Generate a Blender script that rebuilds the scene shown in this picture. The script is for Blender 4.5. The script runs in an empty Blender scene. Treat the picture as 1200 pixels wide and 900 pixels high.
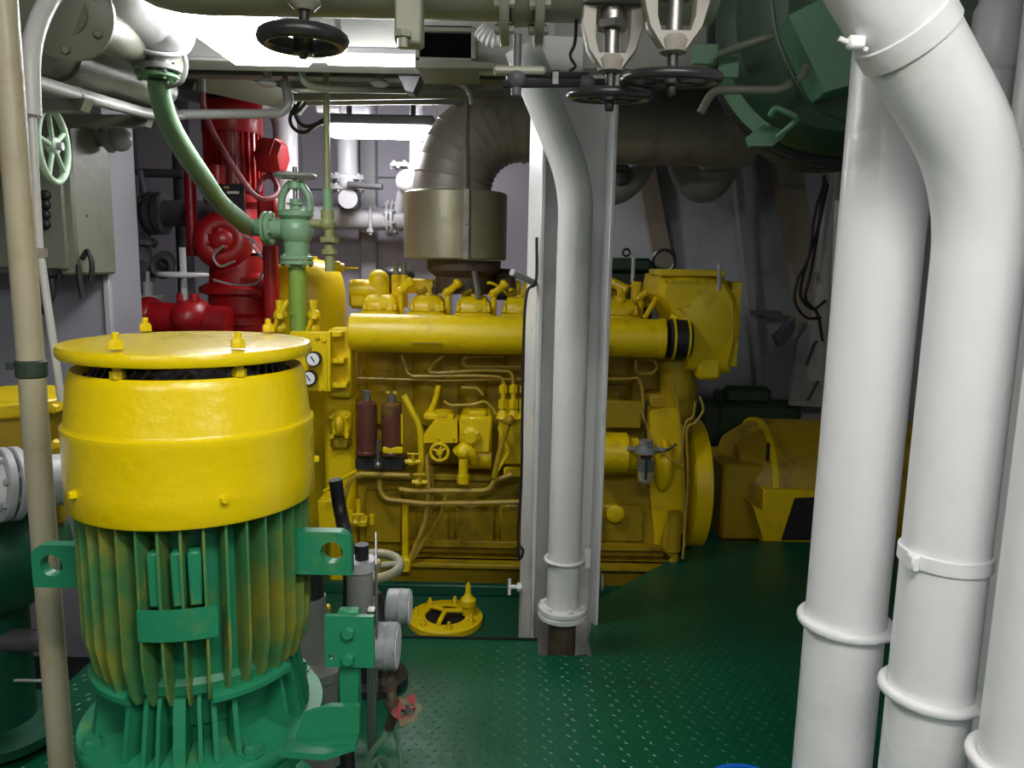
import bpy, bmesh, math, random
from mathutils import Vector, Matrix
random.seed(7)
PI = math.pi
sc = bpy.context.scene
COL = sc.collection
V = Vector

# ------------------------------------------------------------------ camera
CAM = V((0, 0, 1.6)); FPX = 900.0
TH, RHO = math.radians(8.84), 0.0207
FW = V((0, math.cos(TH), -math.sin(TH))); R0 = V((1, 0, 0)); U0 = V((0, math.sin(TH), math.cos(TH)))
RT = R0*math.cos(RHO) + U0*math.sin(RHO); UP = U0*math.cos(RHO) - R0*math.sin(RHO)
cam_d = bpy.data.cameras.new('camera'); cam_d.lens = 27.0; cam_d.sensor_width = 36.0; cam_d.clip_start = .02
cam = bpy.data.objects.new('camera', cam_d); COL.objects.link(cam)
cam.matrix_world = Matrix(((RT.x, UP.x, -FW.x, CAM.x), (RT.y, UP.y, -FW.y, CAM.y), (RT.z, UP.z, -FW.z, CAM.z), (0, 0, 0, 1)))
sc.camera = cam

# ------------------------------------------------------------------ world and exposure
w = bpy.data.worlds.new('world'); sc.world = w; w.use_nodes = True
w.node_tree.nodes['Background'].inputs[0].default_value = (.55, .6, .62, 1)
w.node_tree.nodes['Background'].inputs[1].default_value = .02
sc.view_settings.view_transform = 'Standard'
sc.view_settings.look = 'None'
sc.view_settings.gamma = 1.0
sc.view_settings.use_curve_mapping = False
sc.view_settings.exposure = 0.66
LAMP_POWER = {'girder': 24.0, 'bulkhead': 40.0, 'walkway': 33.0, 'rear': 21.0}      # emission of the lamps' diffusers

# ------------------------------------------------------------------ measuring helpers
def P(px, py, Y):
    d = FW + RT*((px-600)/FPX) + UP*((450-py)/FPX)
    return CAM + d*(Y/d.y)
def PZ(px, py, z):
    d = FW + RT*((px-600)/FPX) + UP*((450-py)/FPX)
    return CAM + d*((z-CAM.z)/d.z)
def S(n, Y): return n/FPX*Y

# ------------------------------------------------------------------ materials
def lin(h):
    c = [((h >> s) & 255)/255 for s in (16, 8, 0)]
    return tuple(x/12.92 if x <= .04045 else ((x+.055)/1.055)**2.4 for x in c) + (1,)
MATS = {}
def paint(name, col, rough=.35, bump=.12, scale=14, var=.1, stain=None, amt=.35, sscale=4, metal=0., spec=.5, fine=None):
    m = bpy.data.materials.new(name); m.use_nodes = True; MATS[name] = m
    nt = m.node_tree; N = nt.nodes; L = nt.links; b = N['Principled BSDF']
    tc = N.new('ShaderNodeTexCoord'); co = tc.outputs['Object']
    c = lin(col) if isinstance(col, int) else col
    n1 = N.new('ShaderNodeTexNoise'); n1.inputs['Scale'].default_value = scale*.35; n1.inputs['Detail'].default_value = 5
    L.new(co, n1.inputs['Vector'])
    mix = N.new('ShaderNodeMix'); mix.data_type = 'RGBA'
    mix.inputs[6].default_value = tuple(max(0, x*(1-var*1.6)) for x in c[:3]) + (1,)
    mix.inputs[7].default_value = tuple(min(1, x*(1+var)) for x in c[:3]) + (1,)
    L.new(n1.outputs['Fac'], mix.inputs[0]); out = mix.outputs[2]
    if stain is not None:
        n2 = N.new('ShaderNodeTexNoise'); n2.inputs['Scale'].default_value = sscale; n2.inputs['Detail'].default_value = 8; n2.inputs['Roughness'].default_value = .65
        L.new(co, n2.inputs['Vector'])
        r = N.new('ShaderNodeMapRange'); r.inputs[1].default_value = .62 - amt*.25; r.inputs[2].default_value = .80 - amt*.2
        r.inputs[3].default_value = 0; r.inputs[4].default_value = min(1, .45 + amt)
        L.new(n2.outputs['Fac'], r.inputs[0])
        m2 = N.new('ShaderNodeMix'); m2.data_type = 'RGBA'; m2.inputs[7].default_value = lin(stain)
        L.new(r.outputs[0], m2.inputs[0]); L.new(out, m2.inputs[6]); out = m2.outputs[2]
    L.new(out, b.inputs['Base Color'])
    rr = N.new('ShaderNodeMapRange'); rr.inputs[3].default_value = max(.03, rough-.08); rr.inputs[4].default_value = min(1, rough+.12)
    L.new(n1.outputs['Fac'], rr.inputs[0]); L.new(rr.outputs[0], b.inputs['Roughness'])
    b.inputs['Metallic'].default_value = metal; b.inputs['Specular IOR Level'].default_value = spec
    if bump:
        n3 = N.new('ShaderNodeTexNoise'); n3.inputs['Scale'].default_value = fine or scale*2.2; n3.inputs['Detail'].default_value = 3
        L.new(co, n3.inputs['Vector'])
        bp = N.new('ShaderNodeBump'); bp.inputs['Strength'].default_value = bump; bp.inputs['Distance'].default_value = .02
        L.new(n3.outputs['Fac'], bp.inputs['Height']); L.new(bp.outputs[0], b.inputs['Normal'])
    return m
def emit(name, col, st):
    m = bpy.data.materials.new(name); m.use_nodes = True; b = m.node_tree.nodes['Principled BSDF']; MATS[name] = m
    b.inputs['Base Color'].default_value = (.9, .9, .9, 1)
    b.inputs['Emission Color'].default_value = lin(col); b.inputs['Emission Strength'].default_value = st
    return m
def glass(name, col, rough=.08):
    m = bpy.data.materials.new(name); m.use_nodes = True; b = m.node_tree.nodes['Principled BSDF']; MATS[name] = m
    b.inputs['Base Color'].default_value = lin(col); b.inputs['Transmission Weight'].default_value = .85; b.inputs['Roughness'].default_value = rough
    return m
YEL  = paint('yellow_gloss_paint', 0xE3C800, .26, .10, 12, .06, fine=40)
YENG = paint('yellow_engine_paint', 0xDEC103, .36, .12, 14, .10, stain=0x6b4a10, amt=.22, sscale=5)
YDRT = paint('oily_yellow_paint', 0xA48A08, .46, .14, 14, .14, stain=0x3b280c, amt=.40, sscale=4)
GMOT = paint('green_motor_paint', 0x23805a, .38, .12, 12, .10, stain=0x8f9a1c, amt=.16, sscale=5)
GFIN = paint('overpainted_fin_green', 0x457f4b, .42, .12, 12, .14, stain=0x8f8a2c, amt=.62, sscale=6)
GFLR = paint('green_deck_paint', 0x005438, .34, .10, 10, .16, stain=0x06281d, amt=.22, sscale=2)
GLOW = paint('green_well_paint', 0x074a34, .45, .10, 10, .15, stain=0x082a20, amt=.25, sscale=3)
GVAL = paint('pale_green_valve_paint', 0x7a9f7c, .36, .12, 12, .10, stain=0x8f8f45, amt=.22, sscale=7)
GPAT = paint('pale_green_bracket_paint', 0x5f8c6c, .42, .12, 12, .10)
GDRM = paint('dark_green_drum_paint', 0x2b4733, .42, .10, 10, .16, stain=0x15241a, amt=.22, sscale=4)
GOLV = paint('olive_pipe_paint', 0x8b9060, .42, .15, 14, .12, stain=0x6d7a2f, amt=.3, sscale=7)
RED  = paint('red_gloss_paint', 0xa01219, .32, .12, 12, .10, stain=0x4b0b10, amt=.22, sscale=5)
WHT  = paint('white_pipe_paint', 0xF0F0F3, .28, .16, 7, .03, stain=0xc9c2b4, amt=.08, sscale=3, fine=16)
WHTC = paint('white_column_paint', 0xD5D6D6, .36, .16, 9, .04, stain=0x96958c, amt=.14, sscale=5)
CREAM= paint('stained_cream_paint', 0xB5AE95, .40, .15, 10, .10, stain=0x94743a, amt=.34, sscale=5)
GREY = paint('grey_pipe_paint', 0x8f918c, .38, .12, 10, .10, stain=0x67665d, amt=.2, sscale=4)
GREYL= paint('light_grey_paint', 0xb4b5ba, .40, .10, 10, .06, stain=0x86868a, amt=.15, sscale=4)
GREYO= paint('greenish_grey_paint', 0x747868, .42, .12, 8, .10, stain=0x5b5f4d, amt=.25, sscale=3)
GREYD= paint('dark_grey_paint', 0x55565a, .5, .10, 10, .12, stain=0x37373a, amt=.3, sscale=4)
WALL = paint('grey_bulkhead_paint', 0x9a9aa4, .5, .06, 5, .08, stain=0x74747c, amt=.2, sscale=1.4)
WALLB= paint('lilac_grey_bulkhead_paint', 0xbdbac8, .5, .06, 5, .06, stain=0x8d8b96, amt=.15, sscale=1.4)
HULL = paint('sooty_hull_paint', 0x9b9ea4, .52, .06, 5, .10, stain=0x5e5548, amt=.3, sscale=1.2)
TAN  = paint('tan_frame_paint', 0x8f8474, .5, .08, 6, .10)
CEIL = paint('deckhead_paint', 0xa9aba6, .5, .06, 6, .08)
BLK  = paint('black_rubber', 0x17171a, .5, .1, 20, .1)
BLKG = paint('black_wheel_paint', 0x2b2b2e, .28, .1, 16, .1, stain=0x4a4a48, amt=.2, sscale=9)
BILGE= paint('bilge_dark', 0x101312, .6, .1, 6, .2)
STEEL= paint('bare_steel', 0x8d8c88, .35, .06, 20, .1, metal=.8)
CLAD = paint('dull_metal_cladding', 0x938d84, .46, .08, 8, .12, stain=0x4d463c, amt=.4, sscale=3, metal=.2)
CLADL= paint('tin_jacket_cladding', 0x9d9880, .40, .10, 7, .12, stain=0x8c7c35, amt=.3, sscale=3, metal=.45)
BROWN= paint('brown_filter_paint', 0x5b352b, .34, .1, 12, .1, stain=0x8c7a1c, amt=.34, sscale=6)
RUST = paint('rusty_iron', 0x4d4235, .6, .2, 20, .2, stain=0x3a2a20, amt=.4, sscale=8)
BRZ  = paint('painted_bronze_yoke', 0x9a968c, .42, .15, 14, .10, stain=0x7a6f5c, amt=.25, sscale=9)
DIAL = paint('white_dial', 0xE8E8EC, .25, 0, 10, .02)
GCASE= paint('grey_gauge_case', 0x8e9496, .4, .1, 20, .12, stain=0x1e1f20, amt=.42, sscale=18)
BLUE = paint('blue_plastic', 0x1763c8, .35, 0, 10, .05)
TAPE = paint('green_tape', 0x2f4434, .6, .2, 20, .15)
COPY = paint('yellowed_fuel_line', 0xB59a3a, .32, .1, 20, .12, stain=0x7c6226, amt=.3, sscale=9)
GLASS= glass('clear_bowl', 0xdfe8e6)

# ------------------------------------------------------------------ mesh builder
def frame(ax):
    ax = V(ax).normalized()
    t = V((0, 0, 1)) if abs(ax.z) < .9 else V((1, 0, 0))
    u = t.cross(ax).normalized(); return u, ax.cross(u).normalized(), ax
class MB:
    def __init__(s): s.v = []; s.f = []
    def add(s, vs, fs):
        o = len(s.v); s.v += [V(q) for q in vs]; s.f += [tuple(i+o for i in f) for f in fs]; return s
    def box(s, c, d, bev=0., M=None):
        h = [x/2 for x in d]; b = min(bev, min(h)*.95); vs = []; fs = []
        if b <= 0:
            vs = [(x*h[0], y*h[1], z*h[2]) for x in (-1, 1) for y in (-1, 1) for z in (-1, 1)]
            fs = [(0, 1, 3, 2), (4, 6, 7, 5), (0, 4, 5, 1), (2, 3, 7, 6), (0, 2, 6, 4), (1, 5, 7, 3)]
        else:
            idx = {}
            for x in (-1, 1):
                for y in (-1, 1):
                    for z in (-1, 1):
                        for k in range(3):
                            q = [x*h[0], y*h[1], z*h[2]]
                            for j in range(3):
                                if j != k: q[j] -= (x, y, z)[j]*b
                            idx[(x, y, z, k)] = len(vs); vs.append(q)
            for k in range(3):
                i, j = [a for a in range(3) if a != k]
                for sg in (-1, 1):
                    def key(a, bb):
                        t = [0, 0, 0]; t[k] = sg; t[i] = a; t[j] = bb; return (t[0], t[1], t[2], k)
                    fs.append([idx[key(a, bb)] for a, bb in ((-1, -1), (1, -1), (1, 1), (-1, 1))])
            for k in range(3):      # edges parallel to k
                i, j = [a for a in range(3) if a != k]
                for a in (-1, 1):
                    for bb in (-1, 1):
                        def kk(e, face):
                            t = [0, 0, 0]; t[k] = e; t[i] = a; t[j] = bb; return idx[(t[0], t[1], t[2], face)]
                        fs.append([kk(-1, i), kk(1, i), kk(1, j), kk(-1, j)])
            for x in (-1, 1):
                for y in (-1, 1):
                    for z in (-1, 1): fs.append([idx[(x, y, z, k)] for k in range(3)])
        c = V(c)
        s.add([c + (M @ V(q) if M else V(q)) for q in vs], fs); return s
    def ring(s, rings, cap0=True, cap1=True, closed=False):
        n = len(rings[0]); vs = [q for r in rings for q in r]; fs = []
        m = len(rings)
        for i in range(m if closed else m-1):
            a, b = i*n, ((i+1) % m)*n
            for j in range(n): fs.append((a+j, a+(j+1) % n, b+(j+1) % n, b+j))
        if not closed:
            if cap0: fs.append(tuple(range(n-1, -1, -1)))
            if cap1: fs.append(tuple(range((m-1)*n, m*n)))
        s.add(vs, fs); return s
    def lathe(s, prof, base=(0, 0, 0), ax=(0, 0, 1), n=32, a0=0., a1=None, cap=True):
        u, v, a = frame(ax); base = V(base); rs = []
        for r, z in prof:
            r = max(r, 1e-4)
            rs.append([base + a*z + (u*math.cos(2*PI*k/n) + v*math.sin(2*PI*k/n))*r for k in range(n)])
        return s.ring(rs, cap, cap)
    def cyl(s, p0, p1, r, r1=None, n=24, ch=0.):
        p0, p1 = V(p0), V(p1); L = (p1-p0).length; r1 = r if r1 is None else r1
        if ch: pr = [(r-ch, 0), (r, ch), (r1, L-ch), (r1-ch, L)]
        else: pr = [(r, 0), (r1, L)]
        return s.lathe(pr, p0, p1-p0, n)
    def tube(s, pts, r, n=12, fil=0., seg=6, cap=True, rs=None):
        pts = [V(p) for p in pts]
        if fil:
            q = [pts[0]]
            for i in range(1, len(pts)-1):
                a, b, c = pts[i-1], pts[i], pts[i+1]
                d1, d2 = a-b, c-b; f = min(fil, d1.length*.49, d2.length*.49)
                p, e = b + d1.normalized()*f, b + d2.normalized()*f
                for k in range(seg+1):
                    t = k/seg; q.append(p*(1-t)**2 + b*2*t*(1-t) + e*t*t)
            q.append(pts[-1]); pts = q
        T = []
        for i in range(len(pts)):
            d = (pts[min(i+1, len(pts)-1)] - pts[max(i-1, 0)])
            T.append(d.normalized() if d.length > 1e-9 else V((0, 0, 1)))
        u, v, _ = frame(T[0]); rings = []
        for i, p in enumerate(pts):
            if i:
                q = T[i-1].rotation_difference(T[i]); u = q @ u
            vv = T[i].cross(u).normalized(); u = vv.cross(T[i]).normalized()
            rad = rs[i] if rs else r
            rings.append([p + (u*math.cos(2*PI*k/n) + vv*math.sin(2*PI*k/n))*rad for k in range(n)])
        return s.ring(rings, cap, cap)
    def torus(s, c, ax, R, r, n=36, m=10, a0=0., a1=2*PI, sq=1.):
        u, v, a = frame(ax); c = V(c); closed = abs(a1-a0-2*PI) < 1e-6; rs = []
        k = n if closed else n+1
        for i in range(k):
            t = a0 + (a1-a0)*i/n; d = u*math.cos(t) + v*math.sin(t)
            rs.append([c + d*(R + r*math.cos(2*PI*j/m)) + a*(r*sq*math.sin(2*PI*j/m)) for j in range(m)])
        return s.ring(rs, True, True, closed)
    def sphere(s, c, r, sc=(1, 1, 1), n=20, m=12, ax=(0, 0, 1)):
        u, v, a = frame(ax); c = V(c); rs = []
        for i in range(m+1):
            t = -PI/2 + PI*i/m; rr = max(1e-4, math.cos(t)*r)
            rs.append([c + u*(rr*sc[0]*math.cos(2*PI*k/n)) + v*(rr*sc[1]*math.sin(2*PI*k/n)) + a*(math.sin(t)*r*sc[2]) for k in range(n)])
        return s.ring(rs)
    def prism(s, poly, o, u, v, t, bev=0.):
        o, u, v = V(o), V(u).normalized(), V(v).normalized(); w_ = u.cross(v).normalized()
        a = [o + u*x + v*y for x, y in poly]; b = [q + w_*t for q in a]; n = len(poly)
        return s.add(a+b, [tuple(range(n-1, -1, -1)), tuple(range(n, 2*n))] + [(i, (i+1) % n, n+(i+1) % n, n+i) for i in range(n)])
    def holed(s, outer, hole_c, hr, o, u, v, t, n=24):
        # plate with one round hole: outer polygon resampled by angle around the hole
        o, u, v = V(o), V(u).normalized(), V(v).normalized(); w_ = u.cross(v).normalized()
        ou = []; m = len(outer)
        ang = sorted(set([2*PI*k/n for k in range(n)] + [math.atan2(y-hole_c[1], x-hole_c[0]) % (2*PI) for x, y in outer]))
        for t_ in ang:
            dx, dy = math.cos(t_), math.sin(t_); best = None
            for i in range(m):
                x1, y1 = outer[i]; x2, y2 = outer[(i+1) % m]; ex, ey = x2-x1, y2-y1
                den = dx*ey - dy*ex
                if abs(den) < 1e-12: continue
                qx, qy = x1-hole_c[0], y1-hole_c[1]
                k = (qx*ey - qy*ex)/den; l = (qx*dy - qy*dx)/den
                if k > 0 and -1e-6 <= l <= 1+1e-6 and (best is None or k > best): best = k
            ou.append((hole_c[0]+dx*best, hole_c[1]+dy*best))
        inn = [(hole_c[0]+math.cos(a)*hr, hole_c[1]+math.sin(a)*hr) for a in ang]
        rings = []
        for L_, d in ((ou, 0), (ou, t), (inn, t), (inn, 0)): rings.append([o + u*x + v*y + w_*d for x, y in L_])
        return s.ring(rings, closed=True)
    def pbox(s, x0, y0, x1, y1, Y, d, bev=0.):
        cx, cy = (x0+x1)/2, (y0+y1)/2
        a, b = P(x0, cy, Y).x, P(x1, cy, Y).x; t, u = P(cx, y0, Y).z, P(cx, y1, Y).z
        return s.box(((a+b)/2, Y+d/2, (t+u)/2), (b-a, d, t-u), bev)
    def phc(s, x0, x1, py, Y, r, n=28, ch=0.):
        a = P((x0+x1)/2, py, Y); return s.cyl((P(x0, py, Y).x, Y, a.z), (P(x1, py, Y).x, Y, a.z), r, n=n, ch=ch)
    def pvc(s, px, y0, y1, Y, r, r1=None, n=24, ch=0.):
        a = P(px, (y0+y1)/2, Y); return s.cyl((a.x, Y, P(px, y1, Y).z), (a.x, Y, P(px, y0, Y).z), r, r1, n=n, ch=ch)
    def ptube(s, pts, r, fil=.03, n=10, seg=5): return s.tube([P(*p) for p in pts], r, n, fil, seg)
def cat(pts, k=6):
    pts = [V(p) for p in pts]; q = [pts[0]*2-pts[1]] + pts + [pts[-1]*2-pts[-2]]; out = []
    for i in range(1, len(q)-2):
        a, b, c, d = q[i-1:i+3]
        for j in range(k):
            t = j/k; out.append(.5*((2*b) + (c-a)*t + (2*a-5*b+4*c-d)*t*t + (3*b-a-3*c+d)*t**3))
    return out + [pts[-1]]
ORG = {}; RAD = None
def rad_fit(vs):        # fit a round thing's radius while keeping its heights
    cx, cy, k = RAD
    for q in vs: q.x = cx+(q.x-cx)*k; q.y = cy+(q.y-cy)*k
    return vs
def mesh_of(name, mb, mat, org=V((0, 0, 0)), sharp=38):
    me = bpy.data.meshes.new(name)
    me.from_pydata([tuple(q-org) for q in mb.v], [], mb.f); me.validate()
    bm = bmesh.new(); bm.from_mesh(me); bmesh.ops.recalc_face_normals(bm, faces=bm.faces); bm.to_mesh(me); bm.free()
    me.polygons.foreach_set('use_smooth', [True]*len(me.polygons)); me.set_sharp_from_angle(angle=math.radians(sharp))
    me.materials.append(mat); return me
def tag(o, label=None, cat_=None, group=None, kind=None):
    for k, x in (('label', label), ('category', cat_), ('group', group), ('kind', kind)):
        if x: o[k] = x
    return o
def thing(name, label, cat_, org, group=None):
    o = bpy.data.objects.new(name, None); COL.objects.link(o); o.location = org; o.empty_display_size = .05
    ORG[o.name] = V(org); return tag(o, label, cat_, group)
def part(par, name, mb, mat, label=None, kind=None, sharp=38):
    if RAD: rad_fit(mb.v)
    og = ORG[par.name]; o = bpy.data.objects.new(name, mesh_of(name, mb, mat, og, sharp)); COL.objects.link(o)
    o.parent = par; ORG[o.name] = og; return tag(o, label, kind=kind)
def single(name, label, cat_, mb, mat, group=None, kind=None):
    lo = [min(q[i] for q in mb.v) for i in range(3)]; hi = [max(q[i] for q in mb.v) for i in range(3)]
    og = V(((lo[0]+hi[0])/2, (lo[1]+hi[1])/2, lo[2]))
    o = bpy.data.objects.new(name, mesh_of(name, mb, mat, og)); COL.objects.link(o); o.location = og; ORG[o.name] = og
    return tag(o, label, cat_, group, kind)
def struct(name, mb, mat, label=None):
    o = bpy.data.objects.new(name, mesh_of(name, mb, mat)); COL.objects.link(o); ORG[o.name] = V((0, 0, 0)); return tag(o, label, kind='structure')
HEX = {}
def bolt(par, p, ax, r, h, mat, name='bolt', dome=False):
    k = (mat.name, dome)
    if k not in HEX:
        mb = MB(); mb.lathe([(1, 0), (1, .75), (.8, 1)], n=6)
        if dome: mb.lathe([(.5, 1), (.5, 1.6), (.3, 1.75)], n=8)
        HEX[k] = mesh_of('hex_'+mat.name, mb, mat)
    o = bpy.data.objects.new(name, HEX[k]); COL.objects.link(o); o.parent = par
    if RAD: p = rad_fit([V(p)])[0]
    u, v, a = frame(ax); R = Matrix((u, v, a)).transposed()
    o.matrix_basis = Matrix.Translation(V(p)-ORG[par.name]) @ R.to_4x4() @ Matrix.Diagonal((r, r, h, 1))
    ORG[o.name] = V(p); return o
def bolts_ring(par, c, ax, R, r, h, n, mat, a0=.3, name='bolt', dome=False):
    u, v, a = frame(ax)
    for k in range(n):
        t = a0 + 2*PI*k/n; bolt(par, V(c) + (u*math.cos(t) + v*math.sin(t))*R, ax, r, h, mat, name, dome)
def handwheel(par, c, ax, R, r, mat, n=4, a0=.4, dish=0., hubr=None, hub_h=None, spr=None, name='handwheel'):
    u, v, a = frame(ax); c = V(c)
    w_ = part(par, name, MB().torus(c, ax, R, r), mat); hubr = hubr or r*2
    hc = c - a*dish
    part(w_, 'hub', MB().cyl(hc-a*(hub_h or r*1.2), hc+a*(hub_h or r*1.2), hubr, n=14, ch=hubr*.15), mat)
    for k in range(n):
        t = a0 + 2*PI*k/n; d = u*math.cos(t) + v*math.sin(t)
        part(w_, 'spoke', MB().tube([hc + d*hubr*.7, c + d*R], spr or r*.7, 8), mat)
    return w_
def flange(par, c, ax, R, t, mat, nb=8, br=.008, name='flange', bmat=None, a0=.3):
    a = V(ax).normalized(); f = part(par, name, MB().lathe([(R-.003, -t/2), (R, -t/2+.003), (R, t/2-.003), (R-.003, t/2)], c, ax, 32), mat)
    for s_ in (1, -1):
        if nb: bolts_ring(f, V(c)+a*(s_*t/2), a*s_, R*.83, br, br*1.1, nb, bmat or mat, a0)
    return f
# ================================================================== the compartment
ZC = 2.95
fl = struct('floor', MB().box((0, 3.0, -.47), (8.4, 11.0, .04)), BILGE, 'dark bilge bottom below the floor plates')
def treads(x0, x1, y0, y1, inside, z, pitch=.043):
    mb = MB(); j = 0; y = y0 + .012
    while y < y1:
        x = x0 + .01 + (pitch/2 if j % 2 else 0); i = 0
        while x < x1:
            if inside(x, y):
                s_ = 1 if (i + j) % 2 else -1; d = V((.7, .7*s_, 0)); q = V((-.7*s_, .7, 0)); c = V((x, y, z))
                L_, W_, H_ = .0115, .0040, .0016
                mb.add([c-d*L_, c-q*W_, c+d*L_, c+q*W_, c-d*L_*.45+V((0, 0, H_)), c+d*L_*.45+V((0, 0, H_))],
                       [(0, 1, 5, 4), (1, 2, 5), (2, 3, 4, 5), (3, 0, 4)])
            x += pitch; i += 1
        y += pitch*.75; j += 1
    return mb
def pt_in(poly):
    def f(x, y):
        c = False; n = len(poly)
        for i in range(n):
            (x1, y1), (x2, y2) = poly[i], poly[(i+1) % n]
            if (y1 > y) != (y2 > y) and x < (x2-x1)*(y-y1)/(y2-y1)+x1: c = not c
        return c
    return f
def plate(poly, z=0., t=.008, pitch=.043, tr=True):
    o = part(fl, 'floor_plate', MB().prism(poly, (0, 0, z-t), (1, 0, 0), (0, 1, 0), t), GFLR)
    if tr:
        xs = [p[0] for p in poly]; ys = [p[1] for p in poly]
        part(o, 'tread', treads(min(xs), max(xs), min(ys), max(ys), pt_in(poly), z, pitch), GFLR, kind='stuff')
    return o
ye = PZ(475, 748, 0).y; yn = PZ(655, 768, 0).y; ys2 = PZ(800, 706, 0).y; yf = PZ(880, 634, 0).y
xa, xb, xc = PZ(630, 750, 0).x, PZ(690, 750, 0).x, PZ(700, 707, 0).x
xd = PZ(829, 635, 0).x
g = .003
plate([(-1.66, .9), (2.6, .9), (2.6, ys2), (xc, ys2), (xb, ye+.04), (xb, yn), (xa, yn), (xa, ye), (-1.66, ye)])
plate([(xc, ys2+g), (2.6, ys2+g), (2.6, yf), (xd, yf)])
plate([(-1.66, -1.6), (2.6, -1.6), (2.6, .9-g), (-1.66, .9-g)], tr=False)
# plate edges: angle-bar lip under the far edge
part(fl, 'plate_bearer', MB().box(((-1.66+xa)/2, ye-.02, -.05), (xa+1.66, .03, .08)), GLOW)
part(fl, 'edge_bar', MB().box(((-1.66+xa)/2, ye+.004, -.004), (xa+1.66, .008, .03), .002), BILGE)
part(fl, 'plate_bearer', MB().box((-1.64, (ye+.2)/2-.2, -.05), (.03, ye+.2, .08)), GLOW)
part(fl, 'plate_bearer', MB().prism([(0, 0), (1, 0), (1, -.09), (0, -.09)], (xc, ys2, -.008), (xd-xc, yf-ys2, 0), (0, 0, 1), .02), GLOW)
# the sunken green tank top the engine stands on
ZW = -.19
struct('floor_well', MB().box((-.1, 4.6, (ZW-.45)/2), (3.3, 2.56, ZW+.45), .01), GLOW, 'green painted sunken engine bed')
struct('trim_1', MB().box((-.05, 3.98, ZW+.03), (2.35, .05, .06), .006), GLOW, 'green edge bar along the engine bed')

# walls
YB = 6.4
bw = struct('wall_back', MB().box((0, YB+.05, 1.25), (8.4, .1, 3.5)), WALLB, 'grey rear bulkhead')
for px, wd in ((350, .10), (435, .12), (520, .10)):
    x = P(px, 300, YB).x
    part(bw, 'stiffener', MB().box((x, YB-.06, 1.25), (wd, .12, 3.4), .004), GREYL)
for px0, px1, py in ((360, 430, 222), (440, 520, 208)):
    a, b = P(px0, py, YB), P(px1, py, YB); part(bw, 'plate_seam', MB().box(((a.x+b.x)/2, YB-.004, a.z), (b.x-a.x, .008, .012)), GREYD)
struct('wall_right', MB().box((3.3, 3, 1.25), (.1, 11, 3.5)), HULL, 'grey hull side')
struct('wall_far_left', MB().box((-4.2, 3, 1.25), (.1, 11, 3.5)), WALL)
struct('wall_front', MB().box((0, -2.5, 1.25), (8.4, .1, 3.5)), WALL)
ce = struct('ceiling', MB().box((0, 3.0, ZC+.03), (8.4, 11, .06)), CEIL, 'grey steel deckhead')
# sloping ship's side behind the engine
xs0 = P(690, 300, 5.9).x
hs = struct('wall_hull', MB().prism([(0, -.45), (2.7, -.45), (2.7, 2.95), (0, 2.95)], (xs0, 6.0, 0), (1, -.22, 0), (0, 0, 1), .05), HULL, 'sooty grey hull plating behind the engine')
def stiff(a, b, wd, dp, mat, name='hull_frame'):
    a, b = P(*a), P(*b); d = (b-a).normalized(); u = d.cross(V((0, 1, 0))).normalized(); vv = u.cross(d)
    mb = MB(); mb.ring([[c + u*sx*wd/2 + vv*sy*dp for sx, sy in ((-1, 0), (1, 0), (1, 1), (-1, 1))] for c in (a, b)])
    return part(hs, name, mb, mat)
stiff((756, 190, 5.75), (800, 420, 5.75), .13, .12, TAN)
stiff((918, 150, 5.3), (962, 420, 5.3), .17, .12, TAN)
stiff((862, 170, 5.55), (893, 470, 5.55), .05, .10, GREY)
a, b = P(880, 366, 5.5), P(915, 364, 5.5)
part(hs, 'bracket', MB().box(((a.x+b.x)/2, 5.5, a.z), (b.x-a.x, .06, .03)), GREYD)
mbk = MB(); q = [P(935, 398, 5.2), P(953, 375, 5.2), P(975, 420, 5.2), P(985, 478, 5.2), P(926, 475, 5.2)]
part(hs, 'knee_plate', mbk.add(q + [c+V((0, .05, 0)) for c in q], [(0, 1, 2, 3, 4), (9, 8, 7, 6, 5)] + [(i, (i+1) % 5, 5+(i+1) % 5, 5+i) for i in range(5)]), HULL)
mbk = MB(); q = [P(910, 395, 5.15), P(932, 372, 5.15), P(932, 388, 5.15), P(915, 408, 5.15)]
part(hs, 'bracket', mbk.add(q + [c+V((0, .1, 0)) for c in q], [(0, 1, 2, 3), (7, 6, 5, 4)] + [(i, (i+1) % 4, 4+(i+1) % 4, 4+i) for i in range(4)]), GREYD)
# partition bulkhead on the left
xp = P(128, 300, 3.7).x
wl = struct('wall_left', MB().box(((xp-4.15)/2, 3.85, .9), (xp+4.15, .3, 2.9), .006), WALL, 'light grey partition bulkhead')
part(wl, 'edge_strip', MB().box((xp-.012, 3.69, .9), (.03, .03, 2.6), .004), GREYL)

# deckhead girders
zg = P(300, 68, 3.25).z
gd = struct('trim_2', MB().box((-.55, 3.30, (zg+ZC)/2), (4.2, .02, ZC-zg)), CEIL, 'deep pale deckhead girder')
part(gd, 'girder_flange', MB().box((-.55, 3.33, zg-.006), (4.2, .16, .014), .003), CEIL)
for py, Y, dp in ((92, 4.2, .09), (106, 4.9, .10), (112, 5.6, .10)):
    z0 = P(400, py, Y).z
    b_ = struct('trim_3', MB().box((-.4, Y, z0+dp/2), (5.2, .012, dp)), GREYO, 'grey deckhead beam')
    part(b_, 'beam_flange', MB().box((-.4, Y, z0), (5.2, .10, .012), .002), GREYO)
    part(b_, 'beam_web', MB().box((-.4, Y, (z0+dp+ZC)/2), (5.2, .012, ZC-z0-dp)), GREYO)

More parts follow.
